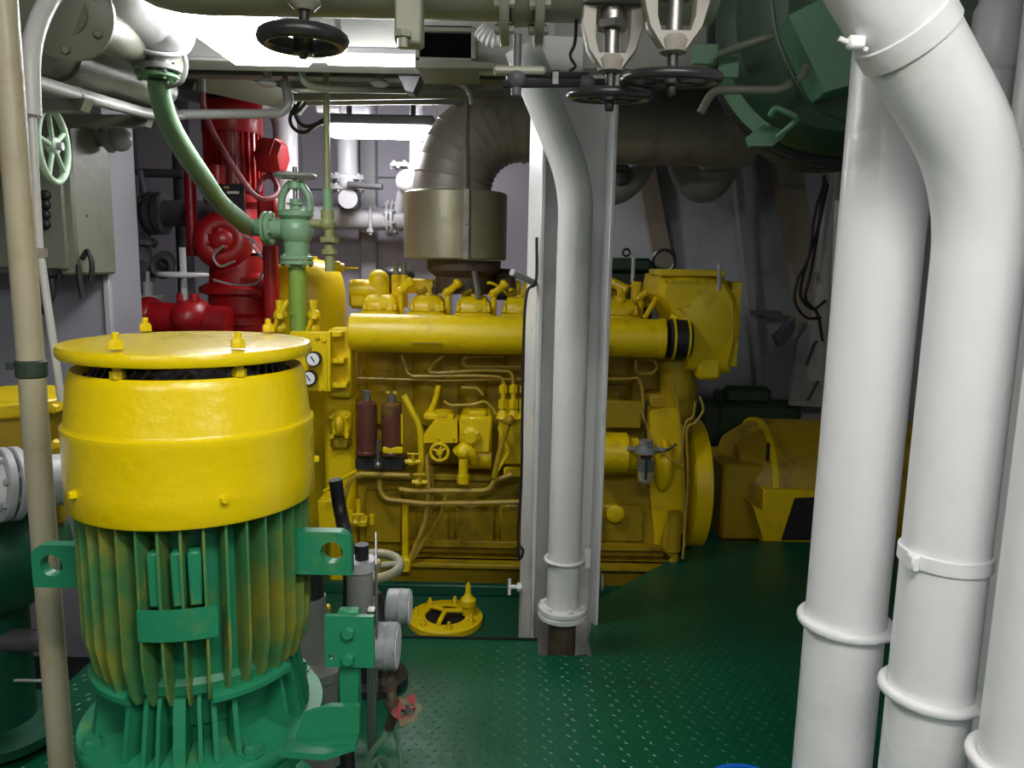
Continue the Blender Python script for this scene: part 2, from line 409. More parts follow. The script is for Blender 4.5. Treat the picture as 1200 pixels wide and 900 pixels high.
# ================================================================== lamps
def tube_lamp(label, c, L_, wd, rot, em, hgt=.07, group=None):
    c = V(c); t = thing('fluorescent_lamp', label, 'lamp', c, group)
    M = Matrix.Rotation(rot, 3, 'Z')
    part(t, 'housing', MB().box(c+V((0, 0, .035)), (L_, wd, hgt), .012, M), GREYD)
    mb = MB(); rings = []
    for k in range(13):
        xx = -L_/2*1.02 + L_*1.02*k/12; s_ = 1 if 0 < k < 12 else .75
        rings.append([c + M @ V((xx, math.cos(a_)*wd*.52*s_, -.002 - abs(math.sin(a_))*.065*s_)) for a_ in [PI*j/10 for j in range(11)]])
    part(t, 'diffuser', mb.ring(rings), em)
    return t
EM1 = emit('lamp_girder', 0xFFFFFF, LAMP_POWER['girder'])
EM2 = emit('lamp_bulkhead', 0xFFFCFF, LAMP_POWER['bulkhead'])
EM3 = emit('lamp_walkway', 0xFFFBF4, LAMP_POWER['walkway'])
EM4 = emit('lamp_rear', 0xFFFBF4, LAMP_POWER['rear'])
c = P(447, 150, 5.0)
t = tube_lamp('glowing fluorescent lamp hanging beside the elbow of the exhaust duct', c, S(122, 5.0), .16, 0, EM2)
for dx in (-.2, .2): part(t, 'hanger', MB().box((c.x+dx, 5.0, (c.z+.07+ZC)/2), (.03, .02, ZC-c.z-.07)), GREYD)
# flat lamp under the girder
c = P(294, 40, 2.75)
t = thing('ceiling_lamp', 'bright white ceiling lamp behind the big overhead pipe', 'lamp', c)
part(t, 'housing', MB().box(c+V((-.03, .05, .05)), (.34, .62, .06), .01), GREYL)
part(t, 'diffuser', MB().box(c+V((-.03, .05, 0)), (.30, .58, .045), .012), EM1)
part(t, 'hanger', MB().box(c+V((0, .05, .08+(ZC-c.z-.08)/2)), (.05, .05, ZC-c.z-.08)), GREYL)
c = P(441, 72, 3.2)  # glowing strip added for a bright girder edge; it lights the engine top
t = thing('glow_strip', 'slim glowing strip added under the lower edge of the girder', 'lamp', c)
part(t, 'diffuser', MB().box(c, (S(112, 3.2), .04, .030), .01), EM1)
part(t, 'housing', MB().box(c+V((0, .0, .035)), (S(112, 3.2), .04, .03), .005), GREYL)
for dx in (-.15, .15): part(t, 'hanger', MB().box((c.x+dx, c.y, (c.z+.05+ZC)/2), (.02, .02, ZC-c.z-.05)), GREYL)
# lamps along the walkway behind the viewer
for i, (x, y, rot) in enumerate(((.25, .0, 0.), (-1.1, -1.0, 0.), (1.5, -1.0, 0.))):
    tube_lamp(['fluorescent lamp over the walkway between the two rear ones', 'fluorescent lamp over the port end of the walkway', 'fluorescent lamp over the starboard end of the walkway'][i], (x, y, 2.66), 1.1, .2, rot, EM4 if i else EM3, group='walkway lamps')
    tt = bpy.data.objects[('fluorescent_lamp.%03d' % (i+1))]
    part(tt, 'hanger', MB().box((x, y, (2.73+ZC)/2), (.05, .05, ZC-2.73)), GREYD)

# ================================================================== foreground electric motor
mc = P(227, 500, 1.45); MX, MY = mc.x, 1.45
def mz(z): return V((MX, MY, z))
m = thing('electric_motor', 'vertical electric motor with yellow fan cowl and green finned body', 'motor', mz(0))
RAD = (MX, MY, .885)
lid = part(m, 'rain_lid', MB().lathe([(.002, 1.449), (.13, 1.448), (.236, 1.445), (.249, 1.443), (.2525, 1.437), (.2525, 1.426), (.249, 1.421), (.236, 1.419), (.002, 1.418)], mz(0), n=72), YEL, 'flat yellow cover disc')
for px, py in ((148, 384), (108, 413), (308, 413), (322, 388)):
    p = PZ(px, py, 1.449); d = p-mz(1.449); d.z = 0
    d = d/.885; p = mz(1.449) + (d.normalized()*.222 if d.length > .222 else d)
    bolt(lid, p, (0, 0, 1), .0125, .016, YEL, 'stud_nut', True)
    part(lid, 'stud', MB().cyl((p.x, p.y, 1.34), (p.x, p.y, 1.425), .009, n=10).lathe([(.014, 1.40), (.014, 1.412)], (p.x, p.y, 0), n=6), YENG)
hood = part(m, 'fan_cowl', MB().lathe([(.205, 1.388), (.222, 1.396), (.228, 1.399), (.232, 1.396), (.237, 1.38), (.2465, 1.305), (.249, 1.300), (.2535, 1.297), (.2545, 1.290), (.253, 1.283), (.2535, 1.20), (.2535, 1.151), (.251, 1.147), (.245, 1.147), (.244, 1.17), (.235, 1.36), (.205, 1.38)], mz(0), n=72, cap=False), YEL)
for a_ in (-2.2, -.98, .4, 1.57, 2.7):
    d = V((math.cos(a_), math.sin(a_), 0)); bolt(hood, mz(1.195)+d*.2525, d, .008, .012, YEL, 'cowl_screw')
gd_ = part(m, 'fan_guard', MB().lathe([(.2, 1.372), (.2, 1.378), (.19, 1.378), (.19, 1.372)], mz(0), n=48, cap=False).lathe([(.16, 1.30), (.17, 1.37), (.03, 1.372)], mz(0), n=32), BLK)
vb = MB()
for k in range(48):
    a_ = 2*PI*k/48; d = V((math.cos(a_), math.sin(a_), 0)); e = V((-d.y, d.x, 0))
    vb.tube([mz(1.378)+d*.2, mz(1.408)+d*.185+e*.02], .0035, 5)
part(gd_, 'guard_bar', vb, GREYD, kind='stuff')
core = part(m, 'motor_body', MB().lathe([(.05, 1.3), (.18, 1.3), (.185, 1.26), (.185, .90), (.185, .85), (.18, .80), (.175, .75)], mz(0), n=64), GMOT)
# cooling fins, each a part of the body
FN = 36
for k in range(FN):
    a_ = -PI/2 + 2*PI*(k+.5)/FN; d = V((math.cos(a_), math.sin(a_), 0)); e = V((-d.y, d.x, 0)); th_ = .0085
    front = abs((a_+PI/2+PI) % (2*PI)-PI)
    zb = .818 + .012*random.random() - (.012 if front < .45 else 0); zt = 1.235
    prof = [(.178, zt), (.235, zt), (.2395, 1.20), (.2395, zb+.085), (.225, zb+.02), (.213, zb), (.178, zb-.006)]
    mb = MB(); o_ = mz(0)
    for s_ in (1,):
        A = [o_ + d*r + e*(th_/2*(1 if r < .2 else .6)) + V((0, 0, z)) for r, z in prof]; B = [o_ + d*r - e*(th_/2*(1 if r < .2 else .6)) + V((0, 0, z)) for r, z in prof]
        n = len(prof); mb.add(A+B, [tuple(range(n)), tuple(range(2*n-1, n-1, -1))] + [(i, n+i, n+(i+1) % n, (i+1) % n) for i in range(n)])
    part(core, 'cooling_fin', mb, GFIN)
# curved name band across the front fins
rings = []
for k in range(13):
    a_ = -PI/2 - .10 + .62*k/12; d = V((math.cos(a_), math.sin(a_), 0))
    rings.append([mz(z)+d*r for r, z in ((.2405, .945), (.2435, .945), (.2435, 1.003), (.2405, 1.003))])
part(m, 'name_band', MB().ring(rings), GMOT, 'plain green band across the fins')
for a_ in (-PI/2+.02, -PI/2+.22, -PI/2+.36):
    d = V((math.cos(a_), math.sin(a_), 0)); e = V((-d.y, d.x, 0)); M = Matrix((e, d, V((0, 0, 1)))).transposed()
    part(m, 'terminal_block', MB().box(mz(1.05)+d*.214, (.026, .026, .10), .004, M), GMOT)
es = part(m, 'end_shield', MB().lathe([(.17, .86), (.196, .838), (.196, .82), (.178, .80), (.170, .78), (.168, .71), (.20, .70), (.262, .694), (.266, .688), (.266, .668), (.262, .663), (.1, .663)], mz(0), n=64), GMOT)
for k in range(4):
    rs_ = []
    for j in range(13):
        a_ = PI/4 + .07 + k*PI/2 - .40 + .80*j/12; d = V((math.cos(a_), math.sin(a_), 0))
        rs_.append([mz(z)+d*r for r, z in ((.19, .80), (.222, .806), (.232, .815), (.232, .825), (.222, .829), (.19, .826))])
    part(es, 'lip', MB().ring(rs_), GMOT)
for k, off, hw_g in [(k, o_, h_) for k in range(4) for o_, h_ in ((-.50, .005), (-.30, .005), (-.17, .004), (.02, .012), (.20, .004), (.33, .005), (.52, .005))]:
    a_ = -PI/2 + k*PI/2 + off + .14; d = V((math.cos(a_), math.sin(a_), 0)); e = V((-d.y, d.x, 0))
    pr = [(.166, .815), (.205, .818), (.212, .80), (.232, .699), (.166, .698)]
    A = [mz(z)+d*r+e*hw_g for r, z in pr]; B = [mz(z)+d*r-e*hw_g for r, z in pr]
    part(es, 'gusset', MB().add(A+B, [tuple(range(5)), tuple(range(9, 4, -1))] + [(i, 5+i, 5+(i+1) % 5, (i+1) % 5) for i in range(5)]), GMOT)
for k in range(4):
    a_ = -PI/2 + PI/4 - .02 + k*PI/2; d = V((math.cos(a_), math.sin(a_), 0))
    o_ = part(es, 'washer', MB().lathe([(.024, .692), (.024, .699), (.012, .700)], mz(0)+d*.238, n=18), GMOT)
    bolt(es, mz(.699)+d*.238, (0, 0, 1), .0165, .018, GMOT, 'flange_bolt')
RAD = None
def lug(px, py, sgn):
    c_ = P(px, py, 1.42); t_ = .026; y0 = c_.y-t_/2; w_, h_ = .040, .043
    inner = -sgn*(abs(c_.x-MX)-.17)
    pl = [(inner, -h_), (sgn*w_, -h_)] + [(sgn*(w_-.026+.026*math.cos(q)), h_-.026+.026*math.sin(q)) for q in [PI/2*k/6 for k in range(7)]] + [(inner, h_)]
    if sgn < 0: pl = pl[::-1]
    part(m, 'lifting_lug', MB().holed(pl, (sgn*.002, .002), .0215, (c_.x, y0+t_, c_.z), (1, 0, 0), (0, 0, 1), t_), GMOT)
lug(389, 646, 1); lug(66, 661, -1)
# bracket on the right of the motor base
YK = 1.32
br = part(m, 'bracket', MB().pbox(396, 716, 421, 832, YK, .02, .003), GMOT)
pa, pb = P(380, 722, YK-.012), P(438, 783, YK-.012)
hx, hz = P(388, 770, YK-.012).x-pa.x, P(388, 770, YK-.012).z-pb.z
part(br, 'bracket_plate', MB().holed([(0, 0), (pb.x-pa.x, 0), (pb.x-pa.x, pa.z-pb.z), (0, pa.z-pb.z)], (hx, hz), .0055, (pa.x, YK-.001, pb.z), (1, 0, 0), (0, 0, 1), .011, 16), GMOT)
for px, py in ((408, 741), (408, 772)): bolt(br, P(px, py, YK-.012), (0, -1, 0), .0125, .011, GMOT)
p1, p2, p3, p4 = P(340, 850, 1.25), P(421, 826, 1.25), P(421, 858, 1.25), P(352, 872, 1.25)
foot = MB(); q = [P(355, 838, 1.27), P(385, 828, 1.27), P(421, 828, 1.27), P(421, 858, 1.27), P(345, 866, 1.27)]
foot.add(q+[c_+V((0, .012, 0)) for c_ in q], [(0, 1, 2, 3, 4), (9, 8, 7, 6, 5)] + [(i, (i+1) % 5, 5+(i+1) % 5, 5+i) for i in range(5)])
part(br, 'angle_upright', foot, GMOT)
foot = MB(); q = [P(345, 864, 1.275), P(421, 857, 1.275), P(417, 872, 1.21), P(380, 884, 1.19), P(328, 880, 1.19)]
foot.add(q+[c_-V((0, 0, .012)) for c_ in q], [(0, 1, 2, 3, 4), (9, 8, 7, 6, 5)] + [(i, (i+1) % 5, 5+(i+1) % 5, 5+i) for i in range(5)])
part(br, 'angle_foot', foot, GMOT)
# pump stool carrying the motor down to the plates
ps = thing('pump', 'green vertical pump stool below the finned motor', 'pump', mz(0))
RAD = (MX, MY, .885)
part(ps, 'lantern_stool', MB().lathe([(.10, .661), (.262, .661), (.262, .635), (.20, .62), (.19, .40), (.25, .36), (.25, .33), (.1, .33)], mz(0), n=40), GMOT)
part(ps, 'pump_casing', MB().lathe([(.1, .329), (.27, .325), (.3, .25), (.3, .12), (.26, .04), (.28, .03), (.28, .002), (.1, .002)], mz(0), n=40), GMOT)
part(ps, 'suction_branch', MB().cyl(mz(.18), mz(.18)+V((.05, .5, 0)), .09), GMOT)

RAD = None
# ================================================================== gauges beside the motor
gx = P(439, 700, 1.62).x
gb = thing('gauge_board', 'thin grey upright board seen edge on that holds the gauges', 'gauge board', (gx, 1.62, 0))
za, zb = P(438, 645, 1.62).z, P(438, 790, 1.62).z
part(gb, 'board', MB().box((gx*1.0, 1.64, (za+zb)/2), (.006, .20, za-zb), .002, Matrix.Rotation(math.atan2(-gx, 1.64), 3, 'Z')), STEEL)
part(gb, 'post', MB().box((gx-.03, 1.74, zb/2+.05), (.02, .03, zb+.1), .002), STEEL)
def gauge(label, py, Y, r, ln, mat):
    c_ = P(443, py, Y); g_ = thing('pressure_gauge', label, 'gauge', c_-V((0, 0, r)), 'gauges on the board beside the motor')
    x0 = gx+.004
    part(g_, 'case', MB().lathe([(r*.6, 0), (r*.96, .004), (r, .008), (r, ln*.55), (r*1.03, ln*.57), (r*1.03, ln*.62), (r, ln*.64), (r, ln-.003), (r*.93, ln)], (x0, Y, c_.z), (1, 0, 0), 36), mat)
    part(g_, 'stem', MB().cyl((x0+ln*.4, Y, c_.z-r*.97), (x0+ln*.4, Y, c_.z-r-.035), .012, n=6), RUST)
    part(g_, 'dial', MB().cyl((x0+ln, Y, c_.z), (x0+ln+.001, Y, c_.z), r*.9), DIAL)
    return c_
gauge('grey pressure gauge on the board, upper one in the row', 711, 1.75, .044, .058, GCASE)
gc = gauge('grey pressure gauge with chipped black paint and a red hand valve below', 757, 1.58, .052, .054, GCASE)
nv = thing('needle_valve', 'small brass valve with red star handwheel below the gauge', 'valve', P(455, 850, 1.58))
part(nv, 'body', MB().ptube([(457, 790, 1.58), (457, 806, 1.58), (462, 832, 1.56), (456, 852, 1.58)], .012, .01).sphere(P(460, 825, 1.57), .017).pvc(457, 800, 808, 1.58, .017, n=6), RUST)
hc = P(477, 832, 1.535); ax = V((.45, -.85, .1)).normalized(); u_, v_, _ = frame(ax)
part(nv, 'stem', MB().cyl(P(462, 830, 1.57), hc, .006, n=8), STEEL)
pl = [(math.cos(2*PI*k/24)*.030*(1+.16*math.cos(6*2*PI*k/24)), math.sin(2*PI*k/24)*.030*(1+.16*math.cos(6*2*PI*k/24))) for k in range(24)]
RK = paint('worn_red_knob', 0xa3464a, .4, .1, 20, .1, stain=0x4f9a70, amt=.6, sscale=25)
hw = part(nv, 'handwheel', MB().holed(pl, (0, 0), .017, hc-ax*.006, u_, v_, .012, 24), RK)
for k in range(3):
    t_ = 2*PI*k/3+.3; d = u_*math.cos(t_)+v_*math.sin(t_); part(hw, 'spoke', MB().tube([hc, hc+d*.02], .004, 6), RK)
bolt(hw, hc-ax*.007, ax, .008, .016, STEEL, 'hub_nut')
single('copper_tube', 'thin green painted tube curling down from the red hand valve', 'tube', MB().tube(cat([P(457, 850, 1.585), P(449, 866, 1.59), P(432, 890, 1.62), P(428, 930, 1.66), P(436, 990, 1.72)]), .007, 10), GVAL)
single('hose_loop', 'thin green drain tube bent over beside the red hand valve', 'tube', MB().tube(cat([P(462, 852, 1.60), P(468, 880, 1.62), P(470, 905, 1.64), P(470, 960, 1.66)]), .005, 8), GVAL)
single('drain_hose', 'pale green hose arched near the deck below the gauges', 'hose', MB().tube(cat([P(428, 925, 1.72), P(436, 895, 1.72), P(450, 893, 1.74), P(456, 925, 1.75), P(458, 990, 1.76)]), .009, 8), GPAT)
gp = thing('cable_gland_post', 'grey upright gland post with black cable entering its top', 'gland', P(425, 715, 1.9))
part(gp, 'tube', MB().pvc(422, 664, 760, 1.9, .034), GREY)
part(gp, 'collar', MB().pvc(422, 655, 667, 1.9, .040, n=20), GREYL)
part(gp, 'cable', MB().pvc(424, 638, 662, 1.9, .018), BLK)
single('motor_cable', 'thick black cable hose leaning beside the lifting lug', 'cable', MB().tube(cat([P(393, 562, 2.2), P(399, 600, 2.2), P(408, 645, 2.1), P(410, 700, 2.05), P(405, 800, 2.0), P(407, 890, 1.95), P(408, 930, 1.9)]), .020, 10), BLK)
# ================================================================== centre column and its pipe
cc = P(664, 400, 3.32); AL = math.radians(14)
cu, cv = V((math.cos(AL), math.sin(AL), 0)), V((-math.sin(AL), math.cos(AL), 0))
CM = Matrix((cu, cv, V((0, 0, 1)))).transposed(); cb = V((cc.x, cc.y, 0)); zl = ZW
col = thing('steel_column', 'white painted H section steel column rising from the floor edge', 'column', cb+V((0, 0, zl)))
hgt = ZC-zl; zc_ = (ZC+zl)/2
part(col, 'flange_plate', MB().box(cb-cu*.150+V((0, 0, zc_)), (.018, .20, hgt), .003, CM), WHTC)
part(col, 'flange_plate', MB().box(cb+cu*.150+V((0, 0, zc_)), (.018, .20, hgt), .003, CM), WHTC)
part(col, 'web', MB().box(cb+V((0, 0, zc_)), (.284, .014, hgt-.002), 0, CM), WHTC)
pr = P(667, 480, 3.06); pipx, pipy = pr.x, 3.06
tp = P(674, 214, 3.06); t1 = P(633, 108, 3.02); t0 = P(612, 55, 3.0); zfl = P(657, 712, 3.06).z
cp = thing('drop_pipe', 'white pipe bent at the top, running down the channel of the column', 'pipe', (pipx, pipy, -.3))
dp = part(cp, 'pipe', MB().tube([(pipx, pipy, zfl), (pipx, pipy, tp.z), t1, t0], .068, 20, .13, 8), WHTC)
fz = zfl
flange(cp, (pipx, pipy, fz), (0, 0, 1), .104, .022, WHTC, 6, .012)
flange(cp, (pipx, pipy, fz-.026), (0, 0, 1), .104, .022, WHTC, 0)
part(cp, 'stub_pipe', MB().cyl((pipx, pipy, -.44), (pipx, pipy, fz-.037), .058), RUST, 'rusty stub going through the floor opening')
uz = P(665, 655, 3.06).z
part(cp, 'u_bolt', MB().torus((pipx, pipy, uz), (0, 0, 1), .078, .008, 24, 8).tube([(pipx+.078, pipy, uz), (pipx+.10, pipy+.04, uz)], .008, 8), WHTC)
part(cp, 'clamp_plate', MB().box((pipx+.098, pipy+.02, uz), (.03, .03, .09), .004), WHTC)
for (px, py, sg, nm) in ((597, 692, -1, 'small white tee handle valve on the engine side of the column foot'), (706, 686, 1, 'small dark tee handle valve on the column foot facing the fat white pipes')):
    c_ = P(px, py, 3.3); e_ = cb + cu*sg*.159; e_.z = c_.z; e_.y = c_.y = 3.34
    v_ = thing('drain_cock', nm, 'valve', c_)
    mt = WHTC if sg < 0 else GREY
    part(v_, 'stem', MB().cyl(c_, e_, .010, n=10).cyl(c_+(e_-c_)*.5, c_+(e_-c_)*.75, .02, n=6), mt)
    part(v_, 'handle', MB().torus(c_, (1, 0, 0), .034, .007, 20, 8) if sg > 0 else MB().tube([c_-V((0, .01, .035)), c_+V((0, .01, .035))], .007, 8), mt)
single('black_cable', 'thin black cable running down the edge of the white column', 'cable', MB().tube(cat([P(629, 278, 3.19), P(628, 330, 3.19), P(617, 345, 3.19), P(613, 420, 3.19), P(611, 560, 3.19), P(607, 630, 3.2), P(613, 645, 3.19), P(609, 655, 3.2), P(606, 640, 3.2)]), .006, 8), BLK)
single('pipe_peg', 'short grey rod sticking out toward the engine from the column', 'rod', MB().tube([P(600, 319, 3.1), P(627, 332, 3.22)], .014, 10), GREY)

# ================================================================== white pipes on the right
def vpipe(px, py, Y): q = P(px, py, Y); return q.x
ax_ = vpipe(1011, 500, 1.75); ra = .091
pA = thing('vent_pipe', 'straight fat white pipe standing behind the bent white pipe', 'pipe', (ax_, 1.75, 0))
part(pA, 'pipe', MB().cyl((ax_, 1.75, .002), (ax_, 1.75, ZC), ra, n=40), WHT)
zu = P(985, 750, 1.65).z
part(pA, 'u_bolt', MB().torus((ax_, 1.75, zu), (0, 0, 1), ra+.009, .0105, 40, 12, sq=1.2).tube([(ax_+.02, 1.75-ra-.009, zu), (ax_+ra+.05, 1.75-ra+.03, zu)], .0105, 10), WHT)
bx_ = vpipe(1113, 600, 1.52); rb = .083
bend = P(1127, 205, 1.52); top = P(1040, 0, 1.42); topx = top + (top-V((bx_, 1.52, bend.z)))*1.2
pB = thing('bent_pipe', 'fat white pipe that kinks over toward the engine near its top', 'pipe', (bx_, 1.52, 0))
part(pB, 'pipe', MB().tube([(bx_, 1.52, .002), (bx_, 1.52, bend.z), topx], rb, 36, .16, 10), WHT)
zu = P(1085, 830, 1.45).z
part(pB, 'u_bolt', MB().torus((bx_, 1.52, zu), (0, 0, 1), rb+.009, .0105, 40, 12, sq=1.2).tube([(bx_, 1.52-rb-.009, zu), (bx_+rb+.055, 1.52-rb+.02, zu)], .0105, 10), WHT)
zu2 = P(1095, 668, 1.44).z
part(pB, 'band_clamp', MB().lathe([(rb, -.016), (rb+.006, -.014), (rb+.006, .014), (rb, .016)], (bx_, 1.52, zu2), (0, 0, 1), 40), WHT)
part(pB, 'clamp_ear', MB().box((bx_-rb-.004, 1.48, zu2), (.018, .03, .034), .004), WHT)
dB = (topx-V((bx_, 1.52, bend.z))).normalized(); ck = V((bx_, 1.52, bend.z)) + dB*((P(1058, 40, 1.44)-V((bx_, 1.52, bend.z))).length)
part(pB, 'band_clamp', MB().lathe([(rb, -.022), (rb+.005, -.02), (rb+.005, .02), (rb, .022)], ck, dB, 40), WHT)
e1 = P(1003, 50, 1.40)
part(pB, 'clamp_ear', MB().box(e1, (.03, .02, .022), .004).tube([e1-V((.03, 0, -.006)), e1+V((.02, 0, -.012))], .005, 8), WHT)
cx_ = vpipe(1162, 100, 2.02)
pC = thing('socketed_pipe', 'grey pipe with a thicker socket joint behind the white pipes', 'pipe', (cx_, 2.02, 0))
zs0, zs1 = P(1160, 75, 2.02).z, P(1160, 12, 2.02).z
part(pC, 'pipe', MB().cyl((cx_, 2.02, .002), (cx_, 2.02, ZC), .048), GREYL)
part(pC, 'socket', MB().lathe([(.049, zs0-.02), (.058, zs0), (.058, zs1), (.049, zs1+.02)], (cx_, 2.02, 0), n=28), GREYL)
xD = P(1190, 600, 1.3).x + .088
pD = thing('wide_pipe', 'white pipe standing nearest the hull beside the bent pipe', 'pipe', (xD, 1.3, 0))
part(pD, 'pipe', MB().cyl((xD, 1.3, .002), (xD, 1.3, ZC), .088, n=40), WHT)
zD = P(1150, 915, 1.25).z
part(pD, 'u_bolt', MB().torus((xD, 1.3, zD), (0, 0, 1), .098, .0105, 40, 12), WHT)
xE = vpipe(1161, 600, 1.85)
single('riser_pipe', 'white pipe half hidden between the bent pipe and its neighbour', 'pipe', MB().cyl((xE, 1.85, .002), (xE, 1.85, ZC), .055), WHTC)
pb_ = thing('pipe_bracket', 'white angle bracket plate holding the pipe clamps', 'bracket', P(1143, 870, 1.62))
part(pb_, 'plate', MB().prism([(0, 0), (.05, -.03), (.05, -.15), (0, -.10)], P(1130, 797, 1.62), (1, 0, 0), (0, 0, 1), .012), WHT)
part(pb_, 'arm', MB().box(P(1150, 850, 1.68), (.10, .03, .05), .004), WHT)
single('cream_conduit', 'tan painted conduit just behind the straight white pipe', 'conduit', MB().cyl((P(962, 800, 2.75).x, 2.75, .002), P(986, 235, 2.75), .022), TAN)
# cable post on the starboard side
kx = P(972, 270, 4.6).x
kp = thing('cable_riser', 'grey riser tube with bunched black cables beside the hull frames', 'riser', (kx, 4.6, .85))
part(kp, 'tube', MB().cyl((kx, 4.6, .95), (kx, 4.6, P(972, 200, 4.6).z), .06), GREY)
part(kp, 'cap', MB().cyl((kx, 4.6, P(972, 200, 4.6).z), (kx, 4.6, P(972, 192, 4.6).z), .075, n=8), BLKG)
part(kp, 'bracket', MB().box(P(955, 322, 4.58), (.16, .02, .03)), GREY)
part(kp, 'strut', MB().cyl((kx, 4.6, 1.9), (kx, 4.6, ZC), .02), GREY)
for i, pts in enumerate((((968, 210), (955, 250), (948, 300), (934, 330), (932, 355), (945, 372), (962, 372)), ((970, 215), (958, 270), (945, 310), (938, 345), (952, 362), (968, 352)),
            ((966, 205), (960, 260), (950, 320), (944, 350), (958, 368), (964, 400)), ((968, 395), (955, 402), (950, 415), (945, 428)), ((968, 390), (972, 420), (966, 430)), ((962, 440), (954, 455), (946, 470)))):
    part(kp, 'cable', MB().tube(cat([P(x, y, 4.5+.02*i) for x, y in pts]), .009, 6), BLK)

# ================================================================== yellow diesel engine
YF = 4.1
en = thing('diesel_engine', 'long yellow marine diesel engine with a row of cylinder heads', 'engine', (P(610, 680, 4.4).x, 4.5, ZW))
def ep(name, mb, mat=YENG, label=None, par=None): return part(par or en, name, mb, mat, label)
def pz(py, Y=YF): return P(600, py, Y).z
def pxx(px, Y=YF, py=500): return P(px, py, Y).x
x0, x1 = pxx(414), pxx(792)
zr = pz(657); zk = pz(600); zb = pz(418)
ep('bed_rail', MB().box(((x0+x1)/2+.02, 4.52, (ZW+zr)/2), (x1-x0+.06, .86, zr-ZW), .012), YDRT)
ep('rail_lip', MB().box(((x0+x1)/2+.02, 4.08, zr-.012), (x1-x0+.06, .10, .024), .004), YDRT)
ep('crankcase', MB().box(((x0+x1)/2, 4.52, (zr+pz(560))/2), (x1-x0, .72, pz(560)-zr), .02), YDRT)
ep('cylinder_block', MB().box(((x0+x1)/2, 4.58, (pz(560)+pz(398))/2), (x1-x0+.05, .52, pz(398)-pz(560)), .015), YDRT)
for a_, b_ in ((430, 478), (488, 526), (533, 580), (585, 632), (640, 690), (700, 755)):
    d_ = ep('crankcase_door', MB().pbox(a_, 592, b_, 636, 4.135, .03, .012), YDRT)
    for px, py in ((a_+4, 597), (b_-4, 597), (a_+4, 631), (b_-4, 631)): bolt(d_, P(px, py, 4.137), (0, -1, 0), .009, .012, YDRT)
ep('crankcase_ledge', MB().pbox(478, 636, 790, 644, 4.11, .06, .004), YDRT)
ep('crankcase_ledge', MB().pbox(418, 556, 606, 563, 4.12, .06, .004), YDRT)
# cylinder jackets seen under the manifold
CX = [446, 500, 553, 606, 660, 722]
for k, px in enumerate(CX):
    x = pxx(px, 4.3)
    j_ = ep('cylinder_jacket', MB().lathe([(.095, pz(500, 4.3)), (.105, pz(495, 4.3)), (.105, pz(448, 4.3)), (.118, pz(446, 4.3)), (.118, pz(438, 4.3)), (.105, pz(436, 4.3)), (.105, pz(410, 4.3))], (x, 4.38, 0), n=28), YDRT)
    for a_ in (-2.4, -1.9, -1.3, -.8): bolt(j_, V((x+math.cos(a_)*.108, 4.38+math.sin(a_)*.108, pz(440, 4.3))), (0, 0, 1), .011, .02, YDRT, 'jacket_nut')
# heads and rocker covers
for k, px in enumerate(CX):
    Yh = 4.42; x = pxx(px, Yh); z0 = pz(385, Yh); z1 = pz(350, Yh); hw_ = .098
    h = ep('cylinder_head', MB().box((x, Yh+.1, (z0+pz(366, Yh))/2), (.215, .34, pz(366, Yh)-z0), .015), YENG)
    prof = [(hw_, pz(366, Yh)), (hw_, pz(360, Yh)), (hw_*.93, pz(356, Yh)), (hw_*.72, z1+.004), (hw_*.6, z1+.008)]
    rings = []
    for w_, z in prof: rings.append([V((x+sx*(w_-.03) + math.cos(q)*.03, Yh+.06+sy*(w_*1.25-.03)+math.sin(q)*.03, z)) for sx, sy, qs in ((1, 1, (0, .8, PI/2)), (-1, 1, (PI/2, 2.4, PI)), (-1, -1, (PI, 3.9, 1.5*PI)), (1, -1, (1.5*PI, 5.5, 2*PI))) for q in qs])
    cv_ = ep('rocker_cover', MB().ring(rings), YENG)
    bolt(cv_, (x, Yh+.06, z1+.006), (0, 0, 1), .02, .015, YENG, 'cover_nut'); 
    part(cv_, 'cover_boss', MB().cyl((x+.03, Yh-.075, pz(360, Yh)), (x+.03, Yh-.03, pz(360, Yh)), .02), YENG)
    # injector, decompression valve and risers between the heads
    xi = x+.115
    q_ = ep('indicator_cock', MB().cyl((xi, Yh+.02, z0), (xi, Yh+.02, z1+.02), .018, n=10).sphere((xi, Yh+.02, z1+.03), .032, (1, .8, .8)).cyl((xi-.02, Yh+.02, z1+.01), (xi+.055, Yh+.0, z1+.075), .021, n=10).lathe([(.03, 0), (.03, .03)], (xi, Yh+.02, z0+.03), n=8), YENG)
    part(q_, 'cock_cap', MB().lathe([(.026, 0), (.03, .01), (.03, .025), (.018, .035)], (xi+.05, Yh, z1+.07), (.65, 0, .75), 10), YENG)
    ep('injector', MB().cyl((x+.03, Yh+.17, z1-.02), (x+.03, Yh+.17, z1+.09), .017, n=10).cyl((x+.03, Yh+.17, z1+.02), (x+.03, Yh+.17, z1+.05), .026, n=6), RUST if k < 3 else YENG)
    ep('rocker_post', MB().cyl((x-.05, Yh+.18, z0), (x-.05, Yh+.18, z1+.055), .02, n=10), YENG)
# leak-off pipes and head nuts along the row
for k, px in enumerate(CX):
    Yh = 4.36; x = pxx(px, Yh)
    for dx in (-.085, .085): bolt(en, (x+dx, Yh+.0, pz(366, Yh)), (0, 0, 1), .015, .03, YENG, 'head_nut', True)
    ep('leak_off_pipe', MB().tube(cat([V((x+.03, 4.59, pz(340, 4.59))), V((x+.08, 4.56, pz(332, 4.56))), V((x+.15, 4.56, pz(338, 4.56))), V((x+.21, 4.58, pz(350, 4.58)))]), .009, 6), YENG)
    ep('rocker_lever', MB().tube([(x-.07, 4.47, pz(346, 4.47)), (x-.02, 4.50, pz(341, 4.5))], .014, 8), YDRT)
